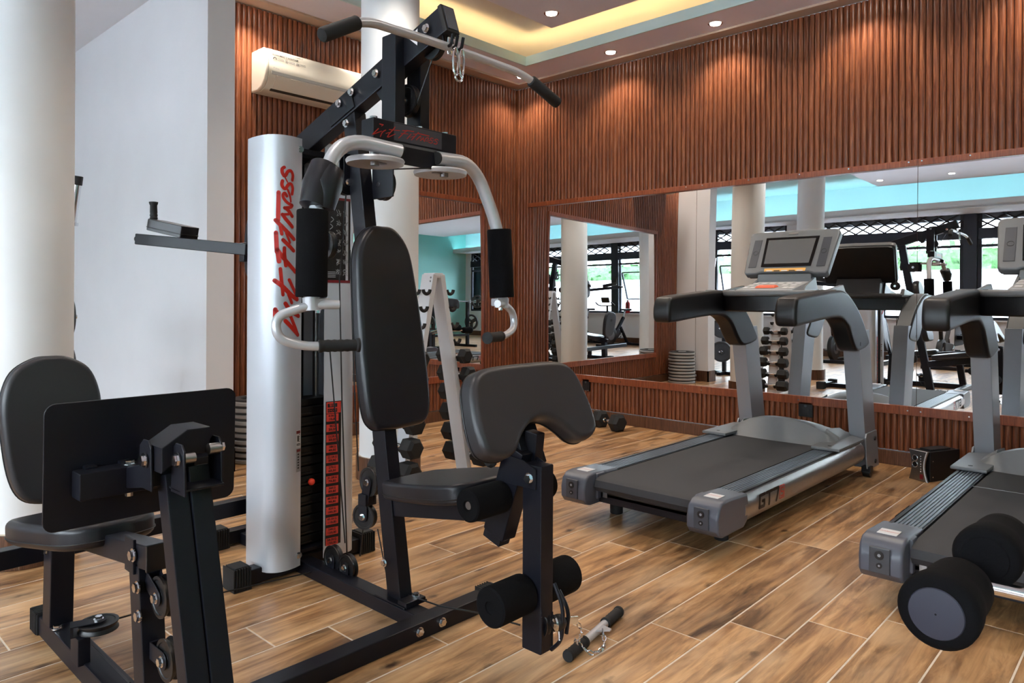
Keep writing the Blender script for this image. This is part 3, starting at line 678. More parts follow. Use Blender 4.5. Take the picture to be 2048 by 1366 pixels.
# --- crossmember with pressed-on logo, press arms
m = MB(); m.box(1.468, 1.852, 2.005, 2.075, 1.686, 1.758, .005); gp('press_crossmember', m, 'black')
m = MB(); m.box(1.545, 1.79, 2.0, 2.004, 1.612, 1.676, .004); gp('guard_plate', m, 'black')
m = MB(); m.box(1.555, 1.775, 2.0035, 2.0052, 1.692, 1.752); st = gp('logo_sticker', m, 'dgrey', label='scuffed black sticker with a red scrawled logo')
LG = [(wd, [(s_, t_) for s_, t_ in pts]) for wd, pts in LOGO]
gp('lettering', strokes([(w_ * 0.62, [(t_ - 1.22, s_) for s_, t_ in pts]) for w_, pts in LOGO], lambda a, b: V((1.563 + a * .44, 2.003, 1.686 + b * .42))), 'red', st)
for x_ in (1.495, 1.70, 1.825): bolt(gym, (x_, 2.04, 1.758), Z1, .013)
def press_arm(sg):
    cx0 = 1.66
    P = lambda w_, y_, z_: V((cx0 + sg * w_, y_, z_))
    pts = arc([P(.085, 1.995, 1.655), P(.31, 2.035, 1.675), P(.425, 2.0, 1.40), P(.432, 1.995, 1.12)], [.13, .12], 8)
    m = MB(); m.tube(pts, .0245, 18); arm = gp('press_arm', m, 'silver')
    e = MB(); e.cyl(P(.078, 1.993, 1.654), P(.092, 1.996, 1.656), .0235, 16); gp('arm_plug', e, 'rubber', arm)
    m = MB(); m.lathe(P(.4235, 2.004, 1.418), P(.432, 1.995, 1.146) - P(.4235, 2.004, 1.418), [(.030, 0), (.0475, 0), (.049, .004), (.049, .268), (.0475, .272), (.030, .272)], 28); gp('foam_pad', m, 'foam', arm)
    h0 = P(.400, 1.985, 1.128) ; 
    hp = arc([P(.36, 1.95, 1.122), P(.44, 1.99, 1.122), P(.535, 2.03, 1.085), P(.535, 2.02, 1.02), P(.46, 2.0, .992), P(.30, 1.94, .992)], [.05, .05, .05, .06], 8)
    m = MB(); m.tube(hp, .0145, 14); hd = gp('handle', m, 'silver', arm)
    g = MB(); a, b = P(.415, 1.983, .992), P(.292, 1.937, .992); L = (b - a).length
    g.lathe(a, b - a, [(.017, 0), (.021, .002), (.021, .010), (.0185, .014)] + [(.0185 + .0015 * (k % 2), .022 + k * .010) for k in range(9)] + [(.0185, L - .012), (.023, L - .008), (.023, L), (.004, L)], 18); gp('rubber_grip', g, 'rubber', hd)
    c = MB(); c.cyl(P(.43, 1.995, 1.105), P(.432, 1.995, 1.145), .028, 16); c.obox(P(.41, 1.987, 1.128), X1, Y1, Z1, .03, .02, .016, .005); gp('clamp', c, 'silver', arm)
    bolt(gym, P(.415, 1.985, 1.107), -Z1, .008)
    k = MB(); k.lathe(P(.15, 2.05, 1.628), (0, 0, -1), [(.01, 0), (.098, .004), (.102, .010), (.098, .022), (.09, .02), (.01, .012)], 36); cam_ = gp('arm_cam', k, 'silver')
    q = MB(); q.cyl(P(.16, 2.04, 1.60), P(.16, 2.04, 1.69), .016, 12); q.obox(P(.13, 2.045, 1.622), X1, Y1, Z1, .018, .012, .012, .002); gp('cam_hub', q, 'steel')
    return arm
armL = press_arm(-1); armR = press_arm(1)
# neoprene wrap on the near arm
wp = [V((1.66 - .365, 2.022, 1.56)), V((1.66 - .40, 2.012, 1.50)), V((1.66 - .425, 2.005, 1.432))]
m = MB(); m.tube([wp[0] + (wp[0] - wp[1]) * .05] + wp, [.044, .052, .05, .040], 24); m.tube([wp[0].lerp(wp[1], .15) + V((.012, -.012, 0)), wp[1] + V((.02, -.014, 0)), wp[1].lerp(wp[2], .8) + V((.03, -.008, -.02))], [.046, .052, .036], 20); gp('neoprene_wrap', m, 'vinyl2')
m = MB(); m.tube([(1.62, 2.05, 1.60)] + [(1.62 - .10, 2.09, 1.35)], .004, 6)

# --- weight tower: two curved shrouds, stack, guide rods
SL = [(1.573, 2.630), (1.54, 2.620), (1.508, 2.616), (1.475, 2.621), (1.45, 2.638), (1.432, 2.668), (1.425, 2.71), (1.423, 2.80)]
SLc = [tuple(p[:2]) for p in catmull([(a, b, 0) for a, b in SL[:-1] + [(1.424, 2.77), (1.434, 2.815), (1.47, 2.838), (1.55, 2.842)]], 4, closed=False)]
m = MB(); m.shell(SLc, 0.05, 1.79, -0.003); shl = gp('shroud', m, 'shroud', angle=60)
SR = [(1.682, 2.632), (1.74, 2.622), (1.80, 2.62), (1.83, 2.64), (1.845, 2.68), (1.848, 2.74), (1.845, 2.80), (1.82, 2.835), (1.71, 2.842)]
SRc = [tuple(p[:2]) for p in catmull([(a, b, 0) for a, b in SR], 4, closed=False)]
m = MB(); m.shell(SRc, 0.05, 1.79, 0.003); shr = gp('shroud', m, 'shroud', angle=60)
for p in ((1.563, 2.626, 1.745), (1.563, 2.626, .095)): bolt(gym, p, (-.2, -1, 0), .010)
bolt(gym, (1.78, 2.620, 1.745), -Y1, .010)
segs = [0]
for a, b in zip(SL, SL[1:]): segs.append(segs[-1] + math.hypot(b[0] - a[0], b[1] - a[1]))
def on_shroud(s_, z_):
    for i in range(len(SL) - 1):
        if s_ <= segs[i + 1] or i == len(SL) - 2:
            t_ = (s_ - segs[i]) / (segs[i + 1] - segs[i]); a, b = V(SL[i]), V(SL[i + 1]); p = a.lerp(b, t_); d = (b - a).normalized(); n = V((d.y, -d.x))
            # SL runs towards -X, outward is on its left
            n = -n if n.dot(V((-0.3, -1))) < 0 else n
            return V((p.x + n.x * .0022, p.y + n.y * .0022, z_))
gp('red_lettering', strokes([(w_ * 1.3, p_) for w_, p_ in LOGO], on_shroud), 'red', shl, 'red slanted script lettering running up the silver shroud')
def decal(nm, s0, s1, z0, z1, mat, par, lift=0): 
    m = MB(); n = 4; vs = []
    for z_ in (z0, z1):
        for k in range(n + 1): q = on_shroud(sm(s0, s1, k / n), z_); vs.append(q + V((-.3, -1, 0)).normalized() * lift)
    m._poly(vs, [(k, k + 1, n + 2 + k, n + 1 + k) for k in range(n)]); return gp(nm, m, mat, par)
w1 = decal('warning_label', .004, .030, .535, .605, 'whiteprint', shl); w2 = decal('warning_label', .003, .028, .435, .53, 'greyprint', shl)
decal('label_print', .006, .028, .590, .602, 'darkprint', shl, .0006); decal('label_print', .005, .026, .516, .527, 'darkprint', shl, .0006)
decal('label_print', .014, .022, .558, .582, 'blackprint', shl, .0006); [decal('label_print', .006, .026, .542 + k * .005, .545 + k * .005, 'blackprint', shl, .0006) for k in range(2)]
for k in range(6): decal('label_print', .012, .021, .448 + k * .011, .454 + k * .011, 'blackprint', shl, .0006)
for k in range(4):
    z_ = .556 + k * .009; decal('label_print', .009, .0125, z_, z_ + .005, 'blackprint', shl, .0006)
# weight labels on the inner edge of the far shroud
fy = lambda x_: 2.632 - (x_ - 1.682) * .172 if x_ < 1.74 else 2.622
def lab(nm, x0, x1, z0, z1, mat, lift, par=shr):
    m = MB(); xs = [x0] + ([1.74] if x0 < 1.74 < x1 else []) + [x1]
    for a, b in zip(xs, xs[1:]): m._poly([(a, fy(a) - lift, z0), (b, fy(b) - lift, z0), (b, fy(b) - lift, z1), (a, fy(a) - lift, z1)], [(0, 1, 2, 3)])
    return gp(nm, m, mat, par)
lab('scale_backing', 1.688, 1.758, .10, .705, 'blackprint', .003)
lab('scale_header', 1.691, 1.756, .655, .702, 'redlabel', .0036)
for zz, tx in ((.688, '\u8b66\u544a'), (.667, '\u5c0f\u5fc3\u624b')):
    lab('scale_print', 1.696, 1.738, zz - .008, zz + .008, 'blackprint', .0042); text_mesh('scale_print', tx, .013, (1.716, fy(1.716) - .0048, zz), (1, -.17, 0), Z1, 'redlabel', shr)
kg = ['4.5', '9', '13.5', '18', '22.5', '27', '31.5', '36', '40.5', '45', '49.5', '54', '58.5']
for i, k in enumerate(kg):
    zt = .652 - i * .0435; lab('weight_label', 1.691, 1.745, zt - .031, zt, 'redlabel', .0036)
    text_mesh('scale_print', k + 'KG', .0135, (1.717, fy(1.717) - .0044, zt - .008), (1, -.17, 0), Z1, 'blackprint', shr, bold=.0004); text_mesh('scale_print', '%dLBS' % ((i + 1) * 10), .0135, (1.717, fy(1.717) - .0044, zt - .022), (1, -.17, 0), Z1, 'blackprint', shr, bold=.0004)
# black exercise chart above
lab('exercise_chart', 1.686, 1.80, 1.215, 1.56, 'blackprint', .003); lab('chart_edge', 1.686, 1.80, 1.205, 1.216, 'darkprint', .0034); lab('chart_edge', 1.686, 1.80, 1.555, 1.566, 'darkprint', .0034)
rr_ = random.Random(5)
for i in range(7):
    for x_ in (1.742, 1.775):
        z_ = 1.25 + i * .042; ln = []
        for q in range(9): ln.append((.0022, [(x_ + rr_.uniform(-.012, .012), z_ + rr_.uniform(-.014, .014)) for _ in range(2)]))
        gp('chart_figure', strokes(ln, lambda a, b: V((a, fy(a) - .0042, b))), 'greyprint', shr)
for k in range(4): lab('chart_text', 1.69, 1.728, 1.228 + k * .007, 1.231 + k * .007, 'greyprint', .004)
gp('chart_script', strokes([(.003, [(1.69 + .004 * k, 1.34 + .03 * k), (1.694 + .004 * k + .008, 1.352 + .03 * k), (1.692 + .004 * k, 1.362 + .03 * k)]) for k in range(5)], lambda a, b: V((a, fy(a) - .0042, b))), 'greyprint', shr)
m = MB(); m.box(1.47, 1.80, 2.843, 2.853, .06, 1.78); gp('tower_back', m, 'black2')
for i in range(14):
    z_ = .105 + i * .0415; m = MB(); m.box(1.49, 1.79, 2.69, 2.81, z_, z_ + .0385, .006, 2); m.box(1.60, 1.66, 2.683, 2.69, z_ + .006, z_ + .014, .002); gp('stack_plate', m, 'iron')
m = MB(); m.box(1.52, 1.76, 2.70, 2.80, .685, .715, .006); gp('stack_cap', m, 'black2')
for x_ in (1.565, 1.72): m = MB(); m.cyl((x_, 2.755, .08), (x_, 2.755, 1.75), .014, 16); gp('guide_rod', m, 'steel')
m = MB(); m.cyl((1.645, 2.775, .70), (1.645, 2.775, .80), .022, 14); m.cyl((1.62, 2.80, .70), (1.62, 2.80, 1.74), .026, 16); gp('stack_stem', m, 'black2')
pn = (1.637,2.660,0.375)
m = MB(); m.cyl((pn[0], 2.69, pn[2]), (pn[0], 2.66, pn[2]), .006, 10); sp = gp('selector_pin', m, 'chrome'); m = MB(); m.sphere((pn[0], 2.652, pn[2]), .0145, 18); gp('knob', m, 'redball', sp, 'orange red ball knob')
m = MB(); m.box(1.45, 1.82, 2.66, 2.83, 1.735, 1.76, .004); gp('tower_top', m, 'black'); m = MB(); m.box(1.45, 1.82, 2.66, 2.83, .085, .10, .003); gp('tower_base', m, 'black')

# --- back pad, seat, preacher pad
def cushion(name, outline, o, u, v, n, th, mat='vinyl2', bev=.020, parent=gym, seam=True, label=None):
    u, v, n = V(u).normalized(), V(v).normalized(), V(n).normalized(); o = V(o)
    pl = [(p.x, p.y) for p in catmull([(a, b, 0) for a, b in outline], 5)]
    m = MB(); m.prism(pl, o, u, v, n, th, bev, 5); c = gp(name, m, mat, parent, label, angle=80)
    if seam:
        cxm = sum(a for a, b in pl) / len(pl); cym = sum(b for a, b in pl) / len(pl)
        for hh, ins, rr2 in ((th - .004, .016, .0016), (th * .28, -.0006, .0022)):
            ring = []
            for i, (a, b) in enumerate(pl):
                a0, b0 = pl[i - 1]; a1, b1 = pl[(i + 1) % len(pl)]; t_ = V((a1 - a0, b1 - b0)).normalized(); nn = V((t_.y, -t_.x))
                if sum((pl[k][0] * pl[(k + 1) % len(pl)][1] - pl[(k + 1) % len(pl)][0] * pl[k][1]) for k in range(len(pl))) < 0: nn = -nn
                q = V((a, b)) - nn * ins; ring.append(o + u * q.x + v * q.y + n * hh)
            s_ = MB(); s_.tube(ring, rr2, 6, closed=True); gp('piping', s_, 'thread' if ins > 0 else 'black2', c)
    return c
bo = [(-.145, -.30), (-.148, -.10), (-.135, .15), (-.115, .29), (-.06, .365), (.0, .375), (.06, .365), (.115, .29), (.135, .15), (.148, -.10), (.145, -.30), (.115, -.365), (.06, -.378), (-.06, -.378), (-.115, -.365)]
lean = (PT - PB).normalized()
cushion('back_pad', bo, V((1.655, 2.195, 1.035)), (1, 0, 0), lean, V((0, -lean.z, lean.y)), .065, label='tall black padded backrest')
m = MB()
for z_ in (.83, 1.25): m.obox(PB.lerp(PT, (z_ - .09) / 1.77) + V((0, -.05, 0)), X1, Y1, Z1, .05, .025, .03, .003)
gp('pad_mount', m, 'black')
# seat: wide at the back corners, narrowing forward
sd = V((0, -1, .17)).normalized(); sn = V((0, .17, 1)).normalized()
so_ = [(-.128, .03), (-.10, .004), (0, -.002), (.10, .004), (.128, .03), (.162, .15), (.182, .29), (.182, .40), (.155, .448), (.08, .464), (0, .467), (-.08, .464), (-.155, .448), (-.182, .40), (-.182, .29), (-.162, .15)]
cushion('seat_pad', so_, V((1.66, 2.045, .440)), (1, 0, 0), sd, sn, .062, label='black padded seat wider at the front')
m = MB(); m.beam((1.658, 2.10, .386), (1.658, 1.53, .484), .055, .075, X1); gp('seat_tube', m, 'black')
# knee lever bracket and post for the preacher pad
m = MB(); m.beam((1.655, 1.60, .375), (1.655, 1.50, .68), .05, .075, X1); m.beam((1.655, 1.585, .40), (1.655, 1.508, .632), .062, .088, X1); gp('pad_post', m, 'black')
m = MB(); m.beam((1.70, 1.49, .60), (1.70, 1.475, .73), .04, .05, X1); gp('pad_post_upper', m, 'black')
for x_ in (1.622, 1.688): m = MB(); m.prism([(-.03, -.03), (.11, -.03), (.11, .03), (.06, .05), (-.03, .06)], (x_, 1.515, .605), (0, -1, 0), Z1, X1, .004, .001, 1); gp('hinge_plate', m, 'black')
bolt(gym, (1.622, 1.43, .605), -X1, .013); bolt(gym, (1.692, 1.43, .605), X1, .013)
kn = V((1.60, 1.56, .655)); m = MB(); m.lathe(kn + V((.005, 0, 0)), (-1, .3, 0), [(.008, -.02), (.008, .0), (.03, .004), (.036, .012), (.03, .026), (.01, .03)], 8); gp('adjuster_knob', m, 'rubber')
m = MB(); m.beam((1.657, 1.425, .645), (1.657, 1.425, .085), .058, .075, X1, .004); lev = gp('leg_lever', m, 'black')
def roller(name, a, b, r, par, mat='foam', endmat='black2'):
    a, b = V(a), V(b); L = (b - a).length
    m = MB(); m.lathe(a, b - a, [(.012, .006), (r * .30, .004), (r * .32, 0), (r - .006, 0), (r - .001, .004), (r, .01), (r, L - .01), (r - .001, L - .004), (r - .006, L), (r * .32, L), (r * .3, L - .004), (.012, L - .006)], 32)
    return gp(name, m, mat, par)
roller('foam_roller', (1.475, 1.545, .530), (1.622, 1.545, .530), .050, gym); roller('foam_roller', (1.692, 1.545, .530), (1.842, 1.545, .530), .050, gym)
m = MB(); m.cyl((1.48, 1.545, .53), (1.84, 1.545, .53), .012, 14); gp('roller_bar', m, 'steel')
roller('foam_roller', (1.478, 1.452, .255), (1.625, 1.452, .255), .059, lev); roller('foam_roller', (1.690, 1.452, .255), (1.842, 1.452, .255), .059, lev)
m = MB(); m.cyl((1.485, 1.452, .255), (1.835, 1.452, .255), .012, 14); gp('roller_bar', m, 'steel', lev)
# preacher pad: rounded notch in its lower edge
hp_ = [(0, .150), (.13, .148), (.20, .136), (.24, .10), (.260, .03), (.268, -.05), (.255, -.10), (.20, -.124), (.145, -.116), (.10, -.075), (.05, -.042)]
po = [(a, b) for a, b in hp_] + [(0, -.032)] + [(-a, b) for a, b in hp_[:0:-1]]
pn_ = V((0, -.919, .394)); pv_ = V((0, .394, .919))
cushion('preacher_pad', po, V((1.675, 1.44, .81)) - pn_ * .075, (1, 0, 0), pv_, pn_, .075, 'vinyl', .022, label='charcoal arm curl pad with a notch in its lower edge')
m = MB(); m.obox(V((1.70, 1.44, .75)) - pn_ * .085, X1, pv_, pn_, .05, .10, .012, .003); gp('pad_mount', m, 'black')
# low cable roller in the lever foot
for x_ in (1.632, 1.682): m = MB(); m.box(x_ - .003, x_ + .003, 1.385, 1.46, .09, .20, .002); gp('lever_cheek', m, 'black')
pulley('pulley_wheel', (1.657, 1.425, .165), X1, .048)

# --- pulleys and cables
pa, pb = (1.655,2.511,0.084), (1.655,2.410,0.078)
pulley('pulley_wheel', pa, X1, .056, bracket=V((0, 0, .052 - pa[2])))
pulley('pulley_wheel', pb, X1, .050, bracket=V((0, 0, .052 - pb[2])))
f1, f2 = (1.655,2.267,0.441), (1.655,2.302,0.302)
pulley('pulley_wheel', f1, X1, .055, bracket=V((0, .02, -.085))); pulley('pulley_wheel', f2, (1, .3, 0), .050, bracket=V((0, .0, .085)))
m = MB(); m.obox(V(f1).lerp(V(f2), .5), X1, Y1, Z1, .026, .022, .022, .004); gp('pulley_yoke', m, 'black')
u1 = (1.700,2.252,1.578); pulley('pulley_wheel', u1, X1, .060); m = MB(); m.obox((1.68, u1[1] - .02, u1[2] + .005), X1, Y1, Z1, .004, .065, .06, .01); gp('pulley_bracket', m, 'black')
l1 = (1.590,2.468,1.350); l2 = (1.590,2.424,1.485)
pulley('pulley_wheel', l1, X1, .055); m = MB(); m.beam((1.572, l1[1], l1[2] - .02), (1.572, l1[1] + .01, l1[2] + .19), .05, .005, Y1, .001); gp('adjuster_arm', m, 'dgrey')
for z_ in (.04, .07): m = MB(); m.cyl((1.5695, l1[1], l1[2] + z_), (1.568, l1[1], l1[2] + z_), .006, 10); gp('adjuster_hole', m, 'iron')
g1 = (1.620,2.388,1.592); pulley('pulley_wheel', g1, Y1, .05, bracket=V((0, 0, .11)))
def cable(pts, par=gym, r=.0028): m = MB(); m.tube([V(p) for p in pts], r, 6); gp('cable', m, 'black2', par)
cable([(1.655,2.551,0.949), (1.655,2.486,0.529), (1.655,2.434,0.167)]); cable([(1.630,2.444,1.213), (1.640,2.438,0.737), (1.655,2.420,0.118)]); cable([(1.655,2.410,1.332), (1.655,2.378,0.820), (1.655,2.346,0.468)])
cable([(1.655,2.314,0.249), (1.655,2.333,0.140)]); cable([(1.655,2.222,0.270), (1.655,2.168,0.119)])
cable([(1.660,2.135,0.062), (1.655,1.866,0.084), (1.655,1.652,0.121)]); cable([(1.655,1.569,0.127), (1.655,1.494,0.135)]); cable([u1[:2] + (u1[2] + .06,), (1.660,1.930,1.600)])
cable([(1.655,2.267,1.976), (1.665, 2.12, 1.905)]); cable([(1.665, 2.02, 1.83), (1.665,1.922,2.000)]); cable([(1.141,2.664,0.030), (1.630,2.573,0.030)]); cable([(1.620,2.396,1.720), (1.620,2.429,1.636)]); cable([g1[:2] + (g1[2] - .05,), (1.630,2.444,1.213)])
hb_ = MB(); hb_.tube(arc([(1.657, 1.36, .30), (1.657, 1.325, .24), (1.657, 1.33, .14), (1.657, 1.37, .10)], [.05, .05]), .006, 8); hb_.tube(arc([(1.685, 1.365, .27), (1.685, 1.325, .22), (1.685, 1.335, .15)], [.05]), .006, 8); gp('cable_guard', hb_, 'black')
# hooks on the boom end
for dx in (-.022, .0, .026):
    m = MB(); m.tube(arc([(1.655 + dx, 1.845, 2.05), (1.655 + dx, 1.83, 2.0), (1.655 + dx, 1.80, 1.99), (1.655 + dx, 1.79, 2.03)], [.02, .02]), .0055, 8); gp('hook', m, 'black')
# stop ball and chain to the low bar
bl = V((1.660,1.345,0.187))
m = MB(); m.sphere(bl, .0245, 18); sb_ = gp('stop_ball', m, 'black2'); m = MB(); m.lathe(bl + V((-.02, .008, 0)), (1, -.4, 0), [(.012, 0), (.022, .004), (.024, .009), (.022, .012)], 16); gp('ball_cup', m, 'chrome', sb_); m = MB(); m.tube([V((1.655, 1.335, .14)), bl], .005, 8); m.obox(bl + V((.045, -.014, -.004)), (1, -.4, -.1), (0, 0, 1), (.4, 1, 0), .022, .012, .003, .002); gp('swivel', m, 'chrome', sb_)

# --- knee raise station on the back of the tower: two arms splayed outwards, back pad
m = MB(); m.box(1.60, 1.69, 2.88, 2.94, 0.08, 1.70, .005); gp('rear_upright', m, 'black')
m = MB(); m.box(1.44, 1.85, 2.86, 2.90, 1.29, 1.37, .005); gp('arm_bracket', m, 'black')
cu = [(-.105, -.035), (-.09, -.05), (.05, -.05), (.10, -.04), (.115, 0), (.10, .04), (.05, .05), (-.09, .05), (-.105, .035)]
for sg in (-1, 1):
    Q = lambda x_, y_, z_: V((1.645 + sg * (1.645 - x_), y_, z_))
    a0, a1 = Q(1.445, 2.82, 1.338), Q(1.225, 3.40, 1.398); ad = (a1 - a0).normalized(); sd_ = V((ad.y, -ad.x, 0)).normalized(); un = sd_.cross(ad).normalized()
    m = MB(); m.beam(a0, a1, .05, .048, sd_, .004); va = gp('knee_raise_arm', m, 'black')
    c0 = a0.lerp(a1, .70) + V((0, 0, .034)); pd_ = (ad + V((0, 0, .10))).normalized(); pn2 = sd_.cross(pd_).normalized()
    cushion('arm_pad', cu, c0, pd_, sd_ * -1, pn2, .050, 'vinyl2', .019, va)
    g0 = a0.lerp(a1, .86) + V((0, 0, .06)) - sd_ * 0
    m = MB(); m.lathe(g0, Q(1.645, 0, 0) * 0 + V((0, .05, 1)), [(.014, 0), (.0165, .004), (.0165, .03), (.0145, .034), (.0165, .038), (.0145, .046), (.0165, .05), (.0145, .06), (.0155, .064), (.0145, .095), (.018, .104), (.019, .110), (.006, .112)], 18); gp('upright_grip', m, 'rubber', va)
    e0 = a1 + sd_ * (.0); m = MB(); m.lathe(e0 - ad * .002, (ad + sd_ * .5).normalized(), [(.012, 0), (.014, .004), (.013, .012), (.0145, .018), (.0155, .032), (.012, .036)], 16); gp('end_grip', m, 'rubber', va)
bk = [(0, .17), (.09, .15), (.12, .08), (.125, -.08), (.09, -.15), (0, -.17), (-.09, -.15), (-.125, -.08), (-.12, .08), (-.09, .15)]
cushion('knee_raise_back_pad', bk, (1.632, 2.945, 1.36), (-1, 0, 0), (0, 0, 1), (0, 1, 0), .055, 'vinyl2', .018)

# --- leg press station at x = 0.735
LX = 0.735
m = MB(); m.box(LX - .035, LX + .035, 1.93, 2.82, 0.0, 0.066, .006); gp('leg_press_rail', m, 'black')
m = MB(); m.box(LX - .042, LX + .042, 2.815, 2.90, 0.0, 0.074, .006)
for k in range(6): m.box(LX - .044, LX + .044, 2.82 + k * .012, 2.825 + k * .012, .004, .076)
gp('foot_cap', m, 'rubber')
m = MB(); m.beam((LX, 2.735, .06), (LX, 2.715, .43), .07, .082, X1, .005); gp('seat_post', m, 'black')
bolt(gym, (LX - .02, 2.665, .068), Z1, .012); bolt(gym, (0.698,2.722,0.312), -X1, .011)
m = MB(); m.beam((LX, 2.80, .365), (LX, 1.90, .487), .06, .062, X1, .005); gp('seat_beam', m, 'black')
m = MB(); m.obox((LX, 1.897, .487), X1, Z1, Y1, .033, .034, .006, .003); gp('beam_end_cap', m, 'black2')
m = MB(); m.beam((LX, 1.99, .46), (LX, 1.935, .06), .06, .07, X1, .005); gp('front_post', m, 'black'); bolt(gym, (0.700,1.972,0.481), -X1, .013); bolt(gym, (0.700,1.941,0.407), -X1, .012); bolt(gym, (0.700,1.930,0.337), -X1, .012)
m = MB(); m.obox((LX - .033, 2.0, .475), Y1, Z1, X1, .03, .045, .004, .002); gp('gusset_plate', m, 'black')
m = MB(); m.beam((LX, 2.74, .40), (LX, 2.86, .80), .04, .045, X1, .004); gp('back_pad_post', m, 'black')
lb = [(-.05, -.275), (-.115, -.245), (-.15, -.16), (-.168, .0), (-.165, .11), (-.13, .20), (-.06, .245), (0, .252), (.06, .245), (.13, .20), (.165, .11), (.168, .0), (.15, -.16), (.115, -.245), (.05, -.275)]
lb = [(a * .88, b * .93) for a, b in lb]
cushion('leg_press_back_pad', lb, V((LX + .006, 2.86, .70)), (1, 0, 0), V((0, .15, 1)), V((0, -1, .15)), .065, 'vinyl', .018, label='charcoal rounded leg press backrest')
ls = [(-.20, .16), (-.215, .05), (-.19, -.08), (-.15, -.22), (-.08, -.27), (0, -.275), (.08, -.27), (.15, -.22), (.19, -.08), (.215, .05), (.20, .16), (.10, .19), (0, .195), (-.10, .19)]
ls = [(a * .83, b) for a, b in ls]
cushion('leg_press_seat', ls, V((LX, 2.47, .41)), (1, 0, 0), V((0, 1, -.13)), V((0, .13, 1)), .07, 'vinyl2', .022, label='black leg press seat behind the foot plate')
FY = 1.975
m = MB(); m.prism(rrect(.236, .155, .026), (LX + .0, FY, .733), (1, 0, 0), (0, -.03, 1), (0, 1, .03), .006, .001, 1); fp = gp('foot_plate', m, 'black', None, 'big flat black rounded foot plate')
m = MB(); m.box(LX - .178, LX + .01, FY - .066, FY - .004, .658, .724, .004); m.box(LX + .01, LX + .155, FY - .060, FY - .004, .664, .718, .003); gp('plate_crossbar', m, 'black', fp)
bb_ = (0.679,1.930,0.773); bolt(gym, (bb_[0], FY - .03, .722), Z1, .012); m = MB(); m.cyl((bb_[0], FY - .03, .660), (bb_[0], FY - .03, .643), .010, 8); gp('bolt', m, 'chrome')
for x_ in (-.14, -.06, .12): m = MB(); m.obox((LX + x_, FY - .012, .726), X1, Y1, Z1, .014, .012, .005, .003); gp('weld_tab', m, 'black', fp)
# twin arms carrying the plate
for x_, z0, z1, y1 in ((LX - .0262, .10, .725, 1.760), (LX + .0262, .10, .735, 1.757)):
    m = MB(); m.beam((x_, y1 - .176, z0), (x_, y1, z1), .051, .055, X1, .004); gp('press_arm', m, 'black')
m = MB(); m.prism([(-.072, .742), (-.02, .775), (.040, .775), (.040, .836), (-.014, .836), (-.072, .800)], (LX, 1.70, 0), X1, Z1, Y1, .10, .004, 2); gp('hinge_block', m, 'black')
m = MB(); m.hexa([(LX - .075, 1.76, .70), (LX + .03, 1.76, .70), (LX + .03, 1.915, .67), (LX - .075, 1.915, .67), (LX - .075, 1.76, .76), (LX + .03, 1.76, .78), (LX + .03, 1.915, .722), (LX - .075, 1.915, .722)], .004); gp('hinge_channel', m, 'black')
for xs, yo in ((LX - .080, 1.775), (LX - .046, 1.675), (LX + .056, 1.71)):
    m = MB(); m.prism([(-.035, -.06), (.04, -.06), (.035, .04), (.015, .055), (-.015, .055), (-.03, .04)], (xs, yo, .755), Y1, Z1, X1, .005, .001, 1); gp('hinge_plate', m, 'black')
m = MB(); m.box(LX - .046, LX + .058, 1.66, 1.76, .700, .706, .002); gp('hinge_shelf', m, 'black')
m = MB(); m.cyl((LX - .08, 1.77, .765), (LX + .03, 1.77, .765), .013, 14); gp('hinge_pin', m, 'steel')
m = MB(); m.cyl((LX - .046, 1.672, .775), (LX - .01, 1.672, .775), .012, 14); gp('hinge_pin', m, 'steel')
m = MB(); m.cyl((LX + .03, 1.69, .785), (LX + .06, 1.69, .785), .013, 14); gp('hinge_pin', m, 'steel')
bolt(gym, (LX - .083, 1.77, .765), -X1, .013); bolt(gym, (LX - .048, 1.672, .775), -X1, .013); bolt(gym, (LX + .061, 1.70, .785), X1, .011)
p1, p2 = (0.735,1.873,0.393), (0.735,1.835,0.248)
pulley('pulley_wheel', p1, X1, .052, bracket=V((0, .07, .03))); pulley('pulley_wheel', p2, X1, .052, bracket=V((0, .08, 0)))
p3 = (0.749,2.387,0.155); pulley('pulley_wheel', p3, Z1, .055, bracket=V((-.07, .02, 0))); m = MB(); m.box(LX - .05, p3[0] - .03, p3[1] - .03, p3[1] + .04, .06, .14, .003); gp('pulley_block', m, 'black')
cable([(0.799,2.392,0.155), (0.882,2.387,0.155)]); cable([(0.740,2.410,0.090), (0.738,2.100,0.090)])

# ---------------------------------------------------------------- lat bar hanging from the hooks
lat = thing('lat_pull_bar', (1.66, 1.82, 2.0), 'long grey lat pull bar with black angled grips hanging at the top of the gym', 'exercise bar')
lp = arc([(1.66 - .52, 1.79, 1.895), (1.66 - .375, 1.808, 1.983), (1.66, 1.83, 2.0), (1.66 + .36, 1.812, 1.985), (1.66 + .515, 1.788, 1.91)], [.07, .3, .07], 8)
m = MB(); m.tube(lp, .0145, 16); obj('bar', m, 'silver', lat)
for a, b in ((lp[0], lp[3]), (lp[-1], lp[-4])):
    a, b = V(a), V(b); d = (b - a).normalized(); m = MB(); m.lathe(a - d * .012, d, [(.004, 0), (.0185, .001), (.0215, .006), (.0215, .150), (.018, .154)], 20); obj('rubber_grip', m, 'rubber', lat)
m = MB(); m.obox((1.66, 1.822, 2.0), X1, Z1, Y1, .022, .03, .004, .006); m.obox((1.69, 1.822, 2.0), X1, Z1, Y1, .012, .026, .004, .006); obj('hanger_tab', m, 'chrome', lat)
for dx in (-.01, .018):
    m = MB(); c = V((1.665 + dx, 1.80, 1.945)); m.tube([c + V((.011 * math.sin(t_), 0, .047 * math.cos(t_))) for t_ in [2 * PI * k / 20 for k in range(20)]], .0038, 8, closed=True); obj('snap_hook', m, 'chrome', lat)
